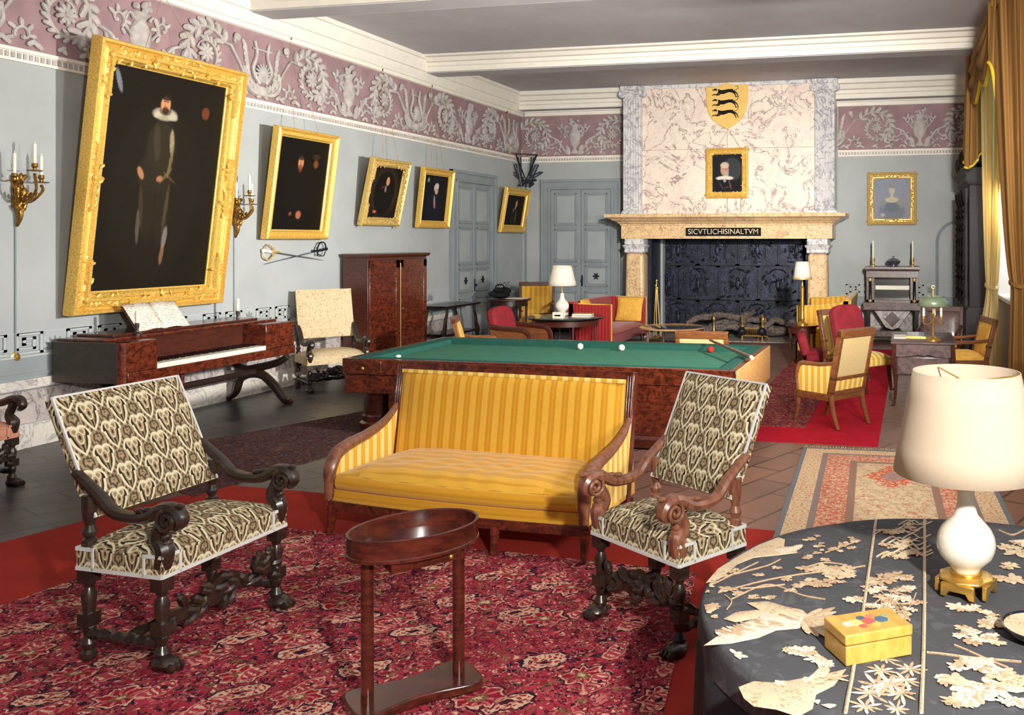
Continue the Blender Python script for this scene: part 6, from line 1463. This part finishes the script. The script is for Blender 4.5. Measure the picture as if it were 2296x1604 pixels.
return_drape(-1.72, -.06, .33, 1.93, 'curb')
MB().box(-.03, .34, -1.75, 1.7, 1.85, 1.97).build('pelmet_board', 'curb', vl)
swag(-1.6, .0, 1.86, .8, -.02, 'curb'); swag(.0, 1.6, 1.86, .8, -.02, 'curb')
tail(1.5, .4, 1.9, .35, .0, 'curb')

# ================================================================== RUGS
def rug(name, label, corners, mat, z, th=.006, edge=None, cat='rug', uvc=None):
    cx = sum(c[0] for c in corners)/4; cy = sum(c[1] for c in corners)/4
    o = MB().prism([(c[0]-cx, c[1]-cy) for c in corners], 'z', 0, th).build(name, mat); o.location = (cx, cy, z); return tag(o, label, cat)
rug('felt_carpet', 'plain red felt carpet lying beneath the big Persian carpet', [(-6.6, 1.6), (-.2, 1.6), (-.82, 6.08), (-5.45, 6.25)], 'felt', .0005, .004, cat='carpet')
rug('persian_carpet', 'big red Persian carpet in the foreground under the chairs and tray table', [(-5.05, 1.9), (-.75, 1.9), (-1.22, 5.2), (-4.62, 5.43)], 'persian', .005, .006, cat='carpet')
rug('runner_carpet', 'bright red carpet with worn edge beneath the large yellow armchair', [(-1.84, 8.77), (-.26, 8.77), (-.19, 16.6), (-1.84, 16.6)], 'runner', .0005, .004, cat='carpet')
rug('persian_carpet', 'faded Persian rug over the red carpet, right of the billiard table', [(-1.83, 9.47), (-1.04, 9.47), (-1.0, 15.6), (-1.83, 15.6)], 'persian2', .005, .005)
rug('persian_carpet', 'dark narrow Persian rug on the tiles left of the sofa', [(-7.15, 6.7), (-5.4, 5.9), (-5.0, 9.0), (-6.15, 9.35)], 'persian3', .0005, .006)
pr = thing('pale_rug', 'pale cream and rust patterned rug on the tiles at the right', 'rug', (-.08, 6.92, .0005), R(2))
MB().box(-.82, .82, -1.7, 1.7, 0, .006).build('pile', 'palerug', pr)
m = MB(); q = random.Random(6)
for i in range(90): x = -.81+1.62*i/89; m.tube([(x, 1.7, .004), (x+q.uniform(-.012, .012), 1.7+q.uniform(.06, .1), .002)], .004, 4)
o = m.build('fringe', 'fringe', pr); o['kind'] = 'stuff'
# ================================================================== LIGHT AND CAMERA
def lamp(name, loc, tgt, size, power, col=(1, .96, .88), sp=None):
    l = bpy.data.lights.new(name, 'AREA'); l.energy = power; l.size = size; l.color = col; l.shape = 'DISK'
    if sp: l.spread = R(sp)
    o = bpy.data.objects.new(name, l); COL.objects.link(o); o.location = loc
    o.rotation_euler = (Vector(tgt)-Vector(loc)).to_track_quat('-Z', 'Y').to_euler(); return o
lamp('flood_lamp', (1.25, 7.3, 2.6), (-8, 10.8, 2.7), .3, 285, sp=80)
lamp('flood_lamp', (.9, 2.2, 3.6), (-3.1, 17.7, 2.7), .3, 165, sp=42)
lamp('window_daylight', (1.6, 13.3, 2.6), (1.2, 13.8, 2.2), .5, 40, (.95, .97, 1))  # added lamp inside the window reveal, brightens the yellow curtain
lamp('flood_lamp', (1.2, .0, 2.9), (-2.2, 6, .6), .2, 430)
lamp('bounce_lamp', (-2.5, 1.0, 3.6), (-3, 9, 5.2), 2.5, 15)
lamp('bounce_lamp', (.95, 5.2, 2.2), (-2.5, 9, 5.2), .8, 270)
w = bpy.data.worlds.new('World'); SC.world = w; w.use_nodes = True
nt = w.node_tree; bg = nt.nodes['Background']; sk = nt.nodes.new('ShaderNodeTexSky'); sk.sky_type = 'HOSEK_WILKIE'
nt.links.new(sk.outputs[0], bg.inputs[0]); bg.inputs[1].default_value = 8.0
cam = bpy.data.cameras.new('Camera'); co = bpy.data.objects.new('Camera', cam); COL.objects.link(co)
th = math.atan(444/2000); co.location = (0, 0, 2.0); co.rotation_euler = (pi/2, 0, th)
cam.sensor_width = 36; cam.lens = 2000/2296*36; cam.shift_x = (1148-1586)/2296; cam.shift_y = -(802-539)/2296
cam.clip_start = .05; SC.camera = co
SC.view_settings.view_transform = 'Standard'; SC.view_settings.look = 'None'
SC.view_settings.exposure = -0.25; SC.view_settings.gamma = 1; SC.view_settings.use_curve_mapping = False
